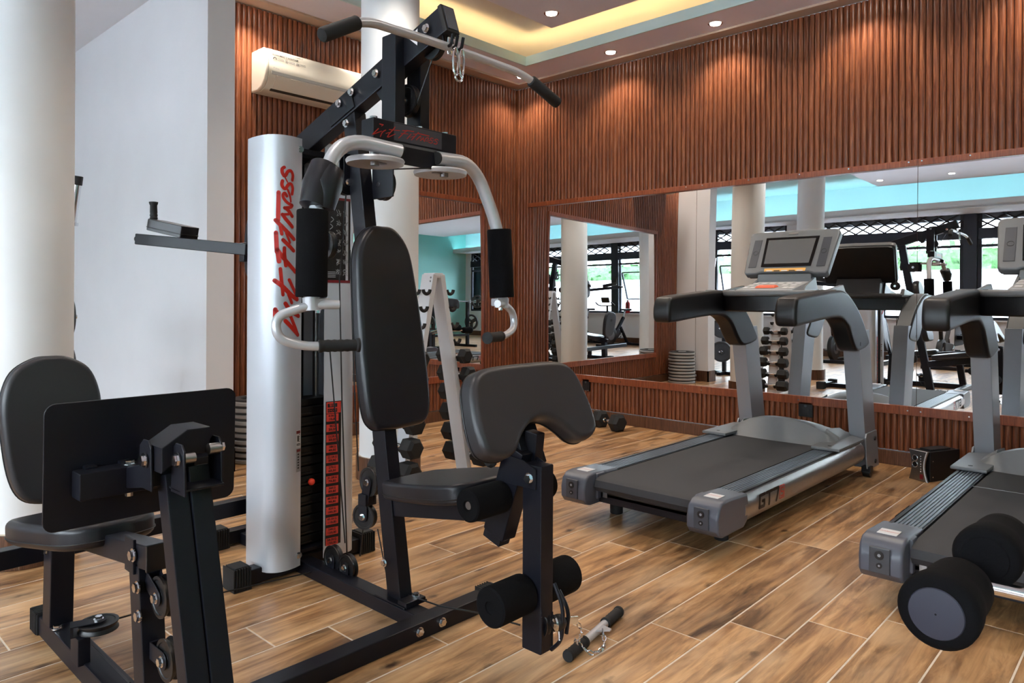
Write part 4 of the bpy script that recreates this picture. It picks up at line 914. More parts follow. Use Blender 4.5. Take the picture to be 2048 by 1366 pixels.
m = MB(); c = V((1.67, 1.80, 1.893)); m.tube([c + V((.016 * math.sin(t_), 0, .012 * math.cos(t_))) for t_ in [2 * PI * k / 16 for k in range(16)]], .0036, 8, closed=True); obj('ring', m, 'chrome', lat)

# ---------------------------------------------------------------- short bar with chain on the floor
A, B_ = V((1.795, 1.412, .0185)), V((2.165, 1.478, .0185)); d = (B_ - A).normalized(); L = (B_ - A).length
sbar = thing('straight_cable_bar', (1.98, 1.445, 0), 'short grey cable bar with ribbed black grips and a chain lying on the floor', 'exercise bar')
m = MB(); m.cyl(A, B_, .0135, 16); obj('bar', m, 'silver', sbar)
for a, dd in ((A - d * .01, d), (B_ + d * .01, -d)):
    m = MB(); m.lathe(a, dd, [(.004, 0), (.018, .001), (.0195, .004), (.0195, .012), (.0165, .016)] + [(.0165 + .0015 * (k % 2), .022 + k * .009) for k in range(9)] + [(.0165, .108), (.0195, .112), (.0195, .120), (.0145, .122)], 20); obj('rubber_grip', m, 'rubber', sbar)
mid = (A + B_) / 2; m = MB(); m.prism([(-.025, 0), (.025, 0), (.006, .042), (-.006, .042)], mid + V((.01, -.01, .010)), d, V((.18, -1, .1)).normalized(), V((0, 0, 1)), .006, .001, 1); obj('eye_tab', m, 'silver', sbar)
ch = catmull([bl + V((.06, -.02, -.01)), bl + V((.085, -.02, -.05)), V((1.79, 1.375, .075)), V((1.838, 1.418, .048)), V((1.868, 1.388, .010)), V((1.907, 1.372, .008)), V((1.95, 1.386, .012)), V((1.972, 1.408, .036))], 8, closed=False)
tot = 0; step = .0165; m = MB(); lastp = ch[0]; k = 0; acc = 0
for i in range(1, len(ch)):
    sgl = (ch[i] - ch[i - 1]).length; acc += sgl
    if acc >= step:
        acc = 0; dd = (ch[i] - lastp).normalized(); lastp = ch[i]; u_, v_, _ = frame_of(dd); side = u_ if k % 2 else v_; k += 1
        m.tube([ch[i] + dd * .0115 * math.cos(t_) + side * .0058 * math.sin(t_) for t_ in [2 * PI * q / 12 for q in range(12)]], .0022, 6, closed=True)
obj('chain', m, 'chrome', sbar)

# ================================================================ TREADMILLS
TY = 1.9
tm = thing('treadmill', (4.0, TY, 0), 'grey treadmill standing fully in view before the mirror, nearer the weight rack', 'treadmill', 'treadmills facing the mirror')
def tp(name, mb, mat, parent=None, label=None, angle=35): return obj(name, mb, mat, parent or tm, label, angle)
T = lambda x, y, z: V((x, TY + y, z))
def tbox(m, x0, x1, y0, y1, z0, z1, b=0.003, s=2): m.box(x0, x1, TY + y0, TY + y1, z0, z1, b, s); return m
# deck and belt
m = tbox(MB(), 3.02, 4.6, -.31, .31, .13, .222); tp('deck', m, 'black2')
m = MB(); pr = [(2.985, .165), (2.965, .19), (2.975, .222), (3.005, .238), (4.62, .238), (4.62, .228), (3.01, .228), (2.99, .205), (2.998, .185), (3.02, .16)]
m.prism(pr, (0, TY - .275, 0), (1, 0, 0), (0, 0, 1), (0, 1, 0), .55); tp('running_belt', m, 'belt')
m = tbox(MB(), 3.02, 3.07, -.34, .34, .10, .15); tp('rear_crossmember', m, 'black')
for sg in (-1, 1):
    S = lambda a, b: (sg * a, sg * b) if sg > 0 else (sg * b, sg * a)
    # foot rail with ridges
    y0, y1 = S(.285, .405)
    m = tbox(MB(), 3.07, 4.75, y0, y1, .205, .238, .004); r = tp('foot_rail', m, 'groove')
    for k in range(8):
        c = sg * (.293 + .0145 * k + .004); m = tbox(MB(), 3.07, 4.70, c - .0052, c + .0052, .236, .2435, .0015, 1); tp('rail_ridge', m, 'rail', r)
    # bulged aluminium side panel
    pl = [(0, .236), (.018, .234), (.034, .215), (.042, .185), (.040, .15), (.028, .12), (.008, .104), (0, .104)]
    m = MB(); m.prism(pl, T(3.16, sg * .398, 0), (0, sg, 0), (0, 0, 1), (1, 0, 0), 1.70); sp_ = tp('side_panel', m, 'alu')
    m = tbox(MB(), 3.10, 4.83, *S(.392, .408), .236, .246, .002); tp('panel_seam', m, 'black2')
    # lettering GT7 and a boxed S
    nx = V((1, 0, 0)) if sg < 0 else V((-1, 0, 0))
    xs = 3.30 if sg < 0 else 3.62
    fm = lambda a, b: T(xs + nx.x * a * 1.15, sg * (.398 + .0435 - (.0015 if abs(b - .045) < .03 else .0026)), .143 + b * .9)
    L3 = [(.0165, [(.062, .075), (.012, .075)]), (.0165, [(.012, .075), (.008, .012)]), (.0165, [(.008, .012), (.055, .012)]), (.0165, [(.055, .012), (.056, .042)]), (.0165, [(.056, .042), (.036, .042)]),
          (.0165, [(.078, .075), (.135, .075)]), (.0165, [(.106, .075), (.104, .008)]), (.0165, [(.148, .075), (.200, .075)]), (.0165, [(.200, .075), (.178, .008)])]
    tp('panel_lettering', strokes(L3, fm), 'blackprint', sp_)
    L4 = [(.005, [(.212, .008), (.212, .077)]), (.005, [(.212, .077), (.262, .077)]), (.005, [(.262, .077), (.262, .008)]), (.005, [(.262, .008), (.212, .008)]),
          (.007, [(.250, .064), (.226, .064)]), (.007, [(.226, .064), (.226, .044)]), (.007, [(.226, .044), (.250, .042)]), (.007, [(.250, .042), (.250, .020)]), (.007, [(.250, .020), (.224, .020)])]
    tp('panel_lettering', strokes(L4, fm), 'redlabel', sp_)
    # rear end cap with adjuster recess
    m = MB(); pc = [(2.915, .105), (2.895, .13), (2.893, .18), (2.905, .225), (2.935, .250), (2.985, .256), (3.10, .250), (3.19, .245), (3.205, .19), (3.19, .12), (3.15, .095), (2.95, .094)]
    ya_, yb_ = S(.283, .437)
    m.prism(pc, (0, TY + ya_, 0), (1, 0, 0), (0, 0, 1), (0, 1, 0), yb_ - ya_, .012, 3); cp = tp('rear_end_cap', m, 'capgrey')
    yc_ = sg * .36
    m = MB(); m.obox(T(2.892, yc_, .178), (0, 1, 0), (0, 0, 1), (1, 0, 0), .036, .048, .006, .004); tp('adjuster_recess', m, 'dgrey', cp)
    for z_, r_ in ((.198, .0165), (.160, .0105)): m = MB(); m.cyl(T(2.888, yc_, z_), T(2.884, yc_, z_), r_, 20); tp('adjuster_hole', m, 'iron', cp); m = MB(); m.cyl(T(2.886, yc_, z_), T(2.8828, yc_, z_), r_ * .38, 6); tp('adjuster_screw', m, 'postgrey', cp)
    m = tbox(MB(), 2.975, 3.045, yc_ - .035, yc_ + .035, .2545, .2565, .0006, 1); st_ = tp('warning_sticker', m, 'whiteprint', cp, 'pale pink warning sticker'); text_mesh('sticker_print', 'WARNING', .014, T(3.01, yc_, .2572), (0, -1, 0), (1, 0, 0), 'redlabel', cp)
    m = tbox(MB(), 2.99, 3.06, *S(.272, .292), .12, .25, .008); tp('roller_guard', m, 'capgrey')
    m = MB(); m.obox(T(3.018, sg * .245, .145), (0, 1, 0), (0, 0, 1), (1, 0, 0), .013, .016, .003, .001); tp('bracket_tab', m, 'steel')
    # feet and wheel
    m = MB(); m.cyl(T(3.20, sg * .30, .0), T(3.20, sg * .30, .055), .034, 20, bev=.005); m.cyl(T(3.20, sg * .30, .05), T(3.20, sg * .30, .12), .012, 10); tp('levelling_foot', m, 'rubber')
    m = MB(); m.cyl(T(4.97, sg * .40, .03), T(4.97, sg * .445, .03), .030, 20, bev=.004); m.obox(T(4.97, sg * .423, .05), X1, Y1, Z1, .028, .028, .02, .003); tp('transport_wheel', m, 'black2')
    # leaning post with bolted foot
    ys0, ys1 = S(.325, .425)
    pp = [(5.045, .045), (5.175, .045), (4.985, .97), (4.745, .97), (4.79, .60), (4.865, .285), (4.90, .27), (4.93, .15)]
    pp = [(5.02, .045), (5.178, .045), (4.99, .95), (4.775, .95), (4.915, .29)]
    m = MB(); m.prism(pp, (0, TY + ys0, 0), (1, 0, 0), (0, 0, 1), (0, 1, 0), ys1 - ys0, .004, 2); po_ = tp('upright_post', m, 'postgrey')
    ye0, ye1 = S(.425, .436); m = MB(); m.prism([(4.945, .045), (5.172, .045), (5.122, .285), (4.918, .285), (4.90, .26), (4.915, .15)], (0, TY + ye0, 0), (1, 0, 0), (0, 0, 1), (0, 1, 0), ye1 - ye0, .003, 2); tp('foot_bracket', m, 'postgrey', po_)
    for x_, z_ in ((5.075, .235), (5.09, .085)): m = MB(); m.cyl(T(x_, sg * .435, z_), T(x_, sg * .442, z_), .014, 14, bev=.002); tp('bolt', m, 'black2', po_)
    # black elbow and hand grip
    cv = catmull([(a, b, 0) for a, b in [(3.765, 1.01), (3.755, 1.07), (3.775, 1.135), (3.83, 1.158), (4.10, 1.178), (4.40, 1.198), (4.56, 1.185), (4.72, 1.115), (4.84, 1.03), (4.93, .94), (4.985, .87), (4.93, .835), (4.75, .82), (4.66, .88), (4.59, .96), (4.50, 1.015), (4.38, 1.035), (4.10, 1.022), (3.82, 1.000)]], 3)
    yh0, yh1 = S(.315, .432)
    m = MB(); m.prism([(p.x, p.y) for p in cv], (0, TY + yh0, 0), (1, 0, 0), (0, 0, 1), (0, 1, 0), yh1 - yh0, .022, 4); hg = tp('hand_grip', m, 'black2', angle=60)
    m = MB(); cap_ = [(p.x, p.y) for p in catmull([(a, b, 0) for a, b in [(4.40, 1.202), (4.56, 1.189), (4.72, 1.119), (4.84, 1.034), (4.93, .944), (4.90, .955), (4.80, 1.035), (4.70, 1.10), (4.55, 1.165), (4.42, 1.18)]], 3)]
    m.prism(cap_, (0, TY + yh0 + .012, 0), (1, 0, 0), (0, 0, 1), (0, 1, 0), yh1 - yh0 - .024, .004, 2); tp('elbow_trim', m, 'grey', hg)
    m = MB(); m.cyl(T(4.80, sg * .430, .865), T(4.80, sg * .434, .865), .013, 14); tp('screw_hole', m, 'iron', hg)
# front motor hood
def hood():
    m = MB(); ny, prof = 17, [(4.52, 0, .236), (4.545, .12, .25), (4.60, .97, .245), (4.635, 1.0, .245), (4.80, .72, .25), (5.02, .18, .25), (5.06, 0, .22)]
    vs = []; fs = []
    for x_, hh, zb in prof:
        for k in range(ny):
            y_ = -.36 + .72 * k / (ny - 1); a_ = max(0, 1 - (abs(y_) / .37) ** 2.4); vs.append(T(x_ + (.03 * (abs(y_) / .36) ** 2), y_, zb + .135 * hh * a_))
    for i in range(len(prof) - 1):
        for k in range(ny - 1): fs.append((i * ny + k, i * ny + k + 1, (i + 1) * ny + k + 1, (i + 1) * ny + k))
    n0 = len(vs); vs += [V((v.x, v.y, .12)) for v in vs]
    edge = [k for k in range(ny)] + [i * ny + ny - 1 for i in range(1, len(prof))] + [(len(prof) - 1) * ny + k for k in range(ny - 2, -1, -1)] + [i * ny for i in range(len(prof) - 2, 0, -1)]
    for a, b in zip(edge, edge[1:] + edge[:1]): fs.append((a, b, n0 + b, n0 + a))
    m._poly(vs, fs); return m
tp('motor_hood', hood(), 'grey', angle=30)
m = MB(); N_ = 14; pts = [(-.30 + .60 * k / N_, .256 + .10 * max(0, 1 - (abs(-.30 + .60 * k / N_) / .315) ** 2.2)) for k in range(N_ + 1)] + [(.30, .252), (-.30, .252)]
m.prism(pts, T(4.537, 0, 0), (0, 1, 0), (.40, 0, 1), (-.9, 0, .36), .004, .001, 1); tp('hood_front_panel', m, 'dgrey')
for sg in (-1, 1):
    m = MB(); m.prism([(4.40, sg * .275), (4.40, sg * .44), (4.85, sg * .44), (4.95, sg * .32), (4.62, sg * .27)], T(0, 0, .246), (1, 0, 0), (0, 1, 0), (0, 0, 1), .018, .005, 2); fp_ = tp('foot_cover', m, 'grey')
    m = MB(); m.cyl(T(4.47, sg * .36, .264), T(4.47, sg * .36, .2655), .011, 12); tp('cover_screw', m, 'iron', fp_)
    m = MB(); m.hexa([T(4.62, sg * .27, .25), T(4.62, sg * .36, .25), T(4.93, sg * .36, .25), T(4.93, sg * .27, .25), T(4.66, sg * .27, .335), T(4.72, sg * .335, .275), T(4.92, sg * .335, .272), T(4.90, sg * .27, .31)], .008, 2); tp('hood_shoulder', m, 'grey')
# console: curved fascia, tray, keypad, neck, display
def curved(x_c, x_e, x_b, w_, z0, z1, bev, n=14):
    pl = [(sm(x_c, x_e, abs(-1 + 2 * k / n) ** 2.2), -w_ + 2 * w_ * k / n) for k in range(n + 1)] + [(x_b, w_), (x_b, -w_)]
    m = MB(); m.prism(pl, T(0, 0, z0), (1, 0, 0), (0, 1, 0), (0, 0, 1), z1 - z0, bev, 3); return m
tp('console_fascia', curved(4.31, 4.47, 4.72, .335, 1.062, 1.168, .010), 'black2', angle=60)
tp('console_tray', curved(4.285, 4.455, 4.82, .335, 1.160, 1.198, .014), 'grey', angle=60)
for sg in (-1, 1):
    m = MB(); m.prism(rrect(.09, .055, .02), T(4.58, sg * .26, 1.1982), (1, 0, 0), (0, 1, 0), (0, 0, 1), .002, .0006, 1); tp('bottle_recess', m, 'black2')
    m = MB(); m.prism(rrect(.03, .016, .004), T(4.44, sg * .255, 1.1985), (.8, sg * .5, 0), (-sg * .5, .8, 0), (0, 0, 1), .0015); tp('sensor_mark', m, 'whiteprint')
    m = MB(); m.hexa([T(4.46, sg * .33, 1.18), T(4.46, sg * .345, 1.18), T(4.80, sg * .345, 1.18), T(4.80, sg * .31, 1.18), T(4.48, sg * .325, 1.202), T(4.48, sg * .34, 1.202), T(4.76, sg * .34, 1.235), T(4.76, sg * .315, 1.235)], .004); tp('tray_wing', m, 'grey')
m = MB(); m.hexa([T(4.34, -.185, 1.19), T(4.34, .185, 1.19), T(4.74, .175, 1.19), T(4.74, -.175, 1.19), T(4.35, -.18, 1.204), T(4.35, .18, 1.204), T(4.68, .165, 1.262), T(4.68, -.165, 1.262)], .004); kb = tp('keypad', m, 'greyprint')
kf = lambda a, b: T(4.35 + .33 * b, a, 1.2055 + .058 * b)
def key(a0, a1, b0, b1, mat, nm='key'): m = MB(); m._poly([kf(a0, b0), kf(a1, b0), kf(a1, b1), kf(a0, b1)], [(0, 1, 2, 3)]); tp(nm, m, mat, kb)
m = MB(); P0, P1 = kf(.055, .07), kf(-.075, .36); m.hexa([kf(-.055, .10), kf(.075, .10), kf(.075, .30), kf(-.055, .30)] + [p + V((-.003, 0, .012)) for p in (kf(-.045, .13), kf(.065, .13), kf(.065, .27), kf(-.045, .27))], .002); tp('stop_button', m, 'orange', kb, 'raised orange stop button')
for i in range(6):
    for j in range(2):
        a = .15 - i * .055
        if j == 0 and -.07 < a < .09: continue
        key(a - .018, a + .018, .42 + j * .22, .53 + j * .22, 'whiteprint')
for a in (.145, .10, -.11, -.15): key(a - .016, a + .016, .12, .26, 'whiteprint')
m = MB(); m.hexa([T(4.655, -.185, 1.19), T(4.655, .185, 1.19), T(4.80, .17, 1.19), T(4.80, -.17, 1.19), T(4.655, -.175, 1.305), T(4.655, .175, 1.305), T(4.76, .165, 1.32), T(4.76, -.165, 1.32)], .006); tp('console_neck', m, 'grey')
for sg in (-1, 1):
    m = MB(); m.hexa([T(4.50, sg * .175, 1.19), T(4.50, sg * .19, 1.19), T(4.74, sg * .19, 1.19), T(4.74, sg * .17, 1.19), T(4.54, sg * .175, 1.225), T(4.54, sg * .188, 1.225), T(4.70, sg * .188, 1.285), T(4.70, sg * .17, 1.285)], .003); tp('neck_cheek', m, 'grey')
dv = V((.185, 0, .30)).normalized(); dn_ = V((-dv.z, 0, dv.x)); dc = T(4.742, 0, 1.452)      # display plane, facing the runner
D = lambda a, b, h=0.0: dc + V((0, a, 0)) + dv * b + dn_ * h
ol = [(-.276, -.150), (-.262, -.166), (-.19, -.166), (-.155, -.152), (.155, -.152), (.19, -.166), (.262, -.166), (.276, -.150), (.300, .150), (.290, .172), (.26, .180), (0, .184), (-.26, .180), (-.290, .172), (-.300, .150)]
m = MB(); m.prism(ol, dc - dn_ * .055, (0, 1, 0), dv, dn_, .055, .012, 3); dsp = tp('display_housing', m, 'grey', angle=50)
m = MB(); m.prism([(a * .97, b * .96) for a, b in ol], dc - dn_ * .075, (0, 1, 0), dv, dn_, .03, .012, 2); tp('display_back', m, 'black2', dsp)
m = MB(); m.prism([(-.165, -.118), (.165, -.118), (.178, .118), (-.178, .118)], D(0, .005, .0005), (0, 1, 0), dv, dn_, .004, .001, 1); tp('screen_surround', m, 'screenb', dsp)
m = MB(); m.prism([(-.148, -.095), (.148, -.095), (.158, .098), (-.158, .098)], D(0, .005, .0042), (0, 1, 0), dv, dn_, .0015); tp('screen', m, 'screen', dsp, 'dark grey glossy screen')
for sg in (-1, 1):
    m = MB(); m.prism([(-.027, -.115), (.027, -.115), (.031, .11), (-.022, .11)] if sg > 0 else [(-.027, -.115), (.027, -.115), (.022, .11), (-.031, .11)], D(sg * .226, .0, .0005), (0, 1, 0), dv, dn_, .003, .001, 1); spk = tp('speaker_grille', m, 'dgrey', dsp)
    m = MB(); c_2 = D(sg * .226, .0, .004); m.tube([c_2 + V((0, .016 * math.cos(t_), 0)) + dv * .016 * math.sin(t_) for t_ in [2 * PI * k / 20 for k in range(20)]], .0012, 6, closed=True); tp('grille_emblem', m, 'iron', dsp)
m = MB(); m.prism(rrect(.032, .0065, .003), D(0, .152, .0006), (0, 1, 0), dv, dn_, .003, .0008, 1); tp('badge', m, 'alu', dsp)
m = MB(); m.prism([(-.135, -.012), (.135, -.012), (.137, .012), (-.137, .012)], D(.0, -.138, .0008), (0, 1, 0), dv, dn_, .0015); lb_ = tp('amber_label', m, 'yellow', dsp, 'amber and black label strip')
for k in range(5):
    m = MB(); m.prism([(-.02, -.004), (.02, -.004), (.02, .003), (-.02, .003)], D(-.10 + .05 * k, -.145, .0024), (0, 1, 0), dv, dn_, .0003); tp('label_print', m, 'blackprint' if k % 2 else 'whiteprint', dsp)
tm2 = dup(tm, (4.0, .455, 0), 'grey treadmill at the right, cut by the picture edge, black speaker box beside it')
sa_, sb_2 = V((4.101,0.741,0.239)), V((3.941,0.512,0.239)); m = MB(); m.beam(sa_, (sa_.x + .01, .19, .239), .004, .0012, None, 0); o = obj('belt_seam', m, 'greyprint', None); o.parent = tm2; o.matrix_parent_inverse = Matrix.Translation((-4.0, -.455, 0))

# ================================================================ DUMBBELL RACK
RX, RY = 2.862, 3.30
rack = thing('dumbbell_rack', (RX, RY, 0), 'white A-frame dumbbell rack with black cradles standing before the white column', 'weight rack')
LV = [1.19, 1.09, .99, .89, .785, .67, .55, .42, .29, .16]
legx = lambda sg, z: RX + sg * (.028 + .245 * (1 - z / 1.28))
for sg in (-1, 1):
    m = MB(); m.beam((legx(sg, .02), RY, .02), (legx(sg, 1.28), RY, 1.28), .105, .035, Y1, .003); lg = obj('leg', m, 'white2', rack)
    for zc in (1.262, 1.24): m = MB(); m.cyl((legx(sg, zc) + sg * .018, RY - .035, zc), (legx(sg, zc) + sg * .021, RY - .035, zc), .006, 8); obj('bolt', m, 'steel', lg)
    for z_ in LV:
        for yo in (-.047, .047):
            m = MB(); c = V((legx(sg, z_) + sg * .048, RY + yo, z_)); m.tube([c + V((.026 * math.cos(t_), 0, .026 * math.sin(t_))) for t_ in [PI * (1.0 + k / 10) if sg > 0 else PI * (1.0 + k / 10) for k in range(11)]], .0105, 8); obj('cradle', m, 'rubber', lg)
m = MB(); m.box(RX - .30, RX + .30, RY - .03, RY + .03, 0, .035, .004); obj('base_bar', m, 'white2', rack)
for sg in (-1, 1): m = MB(); m.box(RX + sg * .285 - .025, RX + sg * .285 + .025, RY - .20, RY + .17, 0, .03, .004); obj('base_foot', m, 'white2', rack)
m = MB(); m.box(RX - .035, RX + .035, RY - .05, RY + .05, 1.26, 1.29, .003); obj('top_cap', m, 'white2', rack)
def dumbbell(c, ax, r, hl, gap, label, group):
    c, ax = V(c), V(ax).normalized(); t = thing('hex_dumbbell', tuple(c), label, 'dumbbell', group)
    m = MB(); L = gap / 2; m.lathe(c - ax * (L + .01), ax, [(.0125, 0), (.0125, .012), (.0145, gap * .35), (.0152, gap * .5 + .01), (.0145, gap * .65 + .02), (.0125, gap + .008), (.0125, gap + .02)], 14); obj('handle', m, 'chrome', t)
    for sg in (-1, 1):
        m = MB(); a = c + ax * sg * L; m.lathe(a, ax * sg, [(r * .72, 0), (r, r * .28), (r, hl - r * .28), (r * .70, hl)], 6); h = obj('hex_head', m, 'rubber', t, angle=20)
        k = MB(); k.cyl(a - ax * sg * .008, a + ax * sg * .004, .019, 14); obj('collar', k, 'chrome', h)
    return t
RR = [.050, .055, .058, .061, .062, .063]
ordn = ['topmost', 'second from top', 'third from top', 'fourth from top', 'second from bottom', 'lowest']
for sg, side in ((1, 'mirror side'), (-1, 'window side')):
    for i, z_ in enumerate(LV[4:]):
        dumbbell((legx(sg, z_) + sg * .048, RY, z_ + .0015), Y1, RR[i], .062 + .012 * i, .135, '%s black hex dumbbell on the %s of the white rack' % (ordn[i], side), 'hex dumbbells on the white rack')
dumbbell((5.19, 3.655, .071), (.28, 1, 0), .080, .11, .125, 'big black hex dumbbell on the floor against the slatted wall', 'hex dumbbells on the floor')

# ================================================================ PLATE STACK
pc_ = V((2.495, 4.765, 0))
for i in range(10):
    z_ = i * .0435; r_ = [.176, .176, .175, .176, .174, .175, .172, .172, .171, .17][i]
    on = ['lowest', 'second from the floor', 'third from the floor', 'fourth from the floor', 'fifth from the floor', 'fifth from the top', 'fourth from the top', 'third from the top', 'second from the top', 'topmost'][i]
    cx_p = pc_ + V((.004 * math.sin(i * 2.1), .004 * math.cos(i * 1.7), 0))
    t = thing('weight_plate', (cx_p.x, cx_p.y, z_), 'round grey weight plate, %s in the stack by the white pillar' % on, 'weight plate', 'weight plates stacked on the floor')
    m = MB(); m.lathe(cx_p + V((0, 0, z_)), Z1, [(.027, .002), (.05, .002), (.055, .008), (r_ * .78, .008), (r_ * .84, .001), (r_ * .965, .0), (r_, .005), (r_, .024), (r_ * .965, .029), (r_ * .84, .028), (r_ * .78, .022), (.055, .022), (.05, .041), (.027, .041)], 44, cap=False); obj('disc', m, 'ring', t)
    m = MB(); m.lathe(cx_p + V((0, 0, z_)), Z1, [(r_ * .93, .0285), (r_ * .93, .042), (r_ * .60, .042), (r_ * .60, .0285)], 40, cap=False); obj('rubber_ring', m, 'plate', t)

# ================================================================ PLATE TREE AND BARBELL behind the round column
bx, by = 1.40, 4.80
tree = thing('plate_tree', (bx - .05, by, 0), 'black plate tree with round plates mostly hidden behind the left column', 'weight rack')
m = MB(); m.box(bx - .35, bx + .02, by - .03, by + .03, 0, .05, .005); m.box(bx - .20, bx - .12, by - .22, by + .22, 0, .05, .005); obj('base', m, 'black', tree); m = MB(); m.box(bx - .185, bx - .135, by - .025, by + .025, .05, 1.15, .004); obj('post', m, 'black', tree)
for i_, z_ in enumerate((.36, .72, 1.02)):
    m = MB(); m.cyl((bx - .30, by, z_), (bx - .02, by, z_), .0125, 14); obj('peg', m, 'chrome', tree)
    t = thing('weight_plate', (bx - .07, by, z_), '%s black weight plate hung on the plate tree behind the left column' % ['lowest', 'middle', 'highest'][i_], 'weight plate', 'weight plates on the plate tree'); r_ = (.16, .15, .135)[i_]
    m = MB(); m.lathe((bx - .10, by, z_), X1, [(.026, 0), (.05, 0), (.055, .006), (r_ * .8, .006), (r_ * .85, 0), (r_ * .97, 0), (r_, .006), (r_, .034), (r_ * .97, .04), (r_ * .85, .04), (r_ * .8, .034), (.055, .034), (.05, .04), (.026, .04)], 40, cap=False); obj('disc', m, 'plate', t)
tip = V((1.404,4.869,1.864)); bot = V((1.28, 5.16, .03))
bar = thing('barbell', tuple(bot), 'upright chrome barbell with a black end cap leaning beside the left column', 'barbell'); d = (tip - bot).normalized(); L = (tip - bot).length
m = MB(); m.cyl(bot, tip - d * .30, .014, 14); obj('shaft', m, 'steel', bar); m = MB(); m.cyl(tip - d * .28, tip - d * .05, .025, 18); m.cyl(tip - d * .30, tip - d * .28, .035, 18); obj('sleeve', m, 'chrome', bar); m = MB(); m.cyl(tip - d * .055, tip, .028, 18, bev=.004); obj('end_cap', m, 'rubber', bar); m = MB(); m.cyl(bot, bot + d * .25, .025, 18); obj('sleeve', m, 'chrome', bar)

# ================================================================ AIR CONDITIONER
ax0, ax1, az = 2.562, 3.43, 2.632
ac = thing('air_conditioner', ((ax0 + ax1) / 2, YB, az), 'ivory split air conditioner high on the slatted back wall', 'air conditioner')
pf = [(0, 0), (.09, -.004), (.15, .02), (.195, .065), (.212, .11), (.214, .17), (.205, .25), (.19, .285), (.17, .296), (0, .296)]
ap = lambda a, b, x_: V((x_, YB - a, az + b))
m = MB(); m.prism(pf, (ax0 + .028, YB, az), (0, -1, 0), (0, 0, 1), (1, 0, 0), ax1 - ax0 - .056, .003, 2); obj('body', m, 'ac', ac)
for x_ in (ax0, ax1 - .030): m = MB(); m.prism([(a * 1.0, b) for a, b in pf], (x_, YB, az), (0, -1, 0), (0, 0, 1), (1, 0, 0), .030, .010, 3); e = obj('end_cap', m, 'ac', ac)
m = MB(); m.prism([(.2125, .104), (.2155, .106), (.2165, .128), (.213, .128)], (ax0 + .045, YB, az), (0, -1, 0), (0, 0, 1), (1, 0, 0), ax1 - ax0 - .09); obj('grey_strip', m, 'acgrey', ac)
m = MB(); m.prism([(.150, .028), (.156, .022), (.201, .070), (.2165, .100), (.211, .103), (.196, .074)], (ax0 + .08, YB, az), (0, -1, 0), (0, 0, 1), (1, 0, 0), ax1 - ax0 - .16, .001, 1); obj('louver', m, 'ac', ac)
m = MB(); m.prism([(.128, .008), (.131, .005), (.154, .024), (.151, .029)], (ax0 + .075, YB, az), (0, -1, 0), (0, 0, 1), (1, 0, 0), ax1 - ax0 - .15); obj('louver_gap', m, 'iron', ac)
fa = lambda x_, z_: V((x_, YB - (.2165 - (z_ - .17) * .11), az + z_)); tv = V((0, .11, 1)).normalized()
text_mesh('print', 'RAFRA\u00ceCHISSEZ INTELLIGEMMENT', .0175, fa(ax0 + .055, .268), (1, 0, 0), tv, 'blackprint', ac, 'LEFT', .92)
text_mesh('print', "\u00c9CONOMISEZ D'AVANTAGE", .0175, fa(ax0 + .055, .248), (1, 0, 0), tv, 'blackprint', ac, 'LEFT', .92, .0006)
text_mesh('print', 'Midea', .020, fa(ax0 + .055, .150), (1, 0, 0), tv, 'acgrey', ac, 'LEFT')
im = lambda a, b: fa(ax0 + a, b) + V((0, -.0006, 0))
circ = lambda x_, z_, r_, a0=0, a1=360, n=12: [(x_ + r_ * math.cos(math.radians(sm(a0, a1, k / n))), z_ + r_ * math.sin(math.radians(sm(a0, a1, k / n)))) for k in range(n + 1)]
obj('print_icons', strokes([(.006, circ(.073, .216, .013, 0, 180)), (.003, [(.073, .214), (.073, .226)]), (.0022, circ(.165, .220, .012)), (.004, circ(.165, .220, .005)), (.0025, [(.245, .208), (.265, .208)]), (.0025, [(.265, .208), (.265, .226)]), (.0025, [(.265, .226), (.245, .226)]), (.0025, [(.245, .226), (.245, .208)]), (.006, [(.249, .217), (.261, .217)])]
    + [(.0022, [(x_, z_), (x_ + l_, z_)]) for x_, l_ in ((.093, .05), (.183, .05), (.274, .045)) for z_ in (.214, .220, .226)], im), 'blackprint', ac)

# ================================================================ SPEAKER BOX
so = V((5.10, 1.2065, 0)); su = V((-.42, -.908, 0)).normalized(); sw = V((.908, -.42, 0)).normalized(); SWd, SH, SD = .066, .19, .27
spb = thing('subwoofer_speaker', tuple(so + sw * .13), 'black box speaker with silver front and two round ports, on floor by skirting', 'speaker')
m = MB(); m.obox(so + sw * (SD / 2 + .018) + V((0, 0, SH / 2)), su, sw, Z1, SWd - .006, SD / 2, SH / 2 - .002, .004); obj('cabinet', m, 'black2', spb)
m = MB(); m.obox(so + sw * .14 + V((0, 0, SH + .002)), su, sw, Z1, .04, .09, .006, .003); obj('top_vent', m, 'iron', spb)
fc = [(-SWd, -SH / 2), (SWd, -SH / 2)] + [(SWd - .022 * math.cos(PI * (k / 10 - .5)), SH * (k / 10 - .5)) for k in range(1, 10)] + [(SWd, SH / 2), (-SWd, SH / 2)] + [(-SWd + .018 * math.cos(PI * (k / 10 - .5)), -SH * (k / 10 - .5)) for k in range(1, 10)]
m = MB(); m.prism(fc, so + V((0, 0, SH / 2 + .001)), su, Z1, -sw, .012, .0015, 1); fcp = obj('front_panel', m, 'steel', spb, 'dark silver front panel with curved-in sides')
fs_ = lambda a, b, h: so + V((0, 0, SH / 2 + b)) + su * a - sw * (.012 + h)
m = MB(); m.tube([fs_(SWd - .020 * math.cos(PI * (k / 12 - .5)) - .006, SH * .98 * (k / 12 - .5), 0) for k in range(13)], .0045, 8); obj('silver_edge', m, 'silver', fcp)
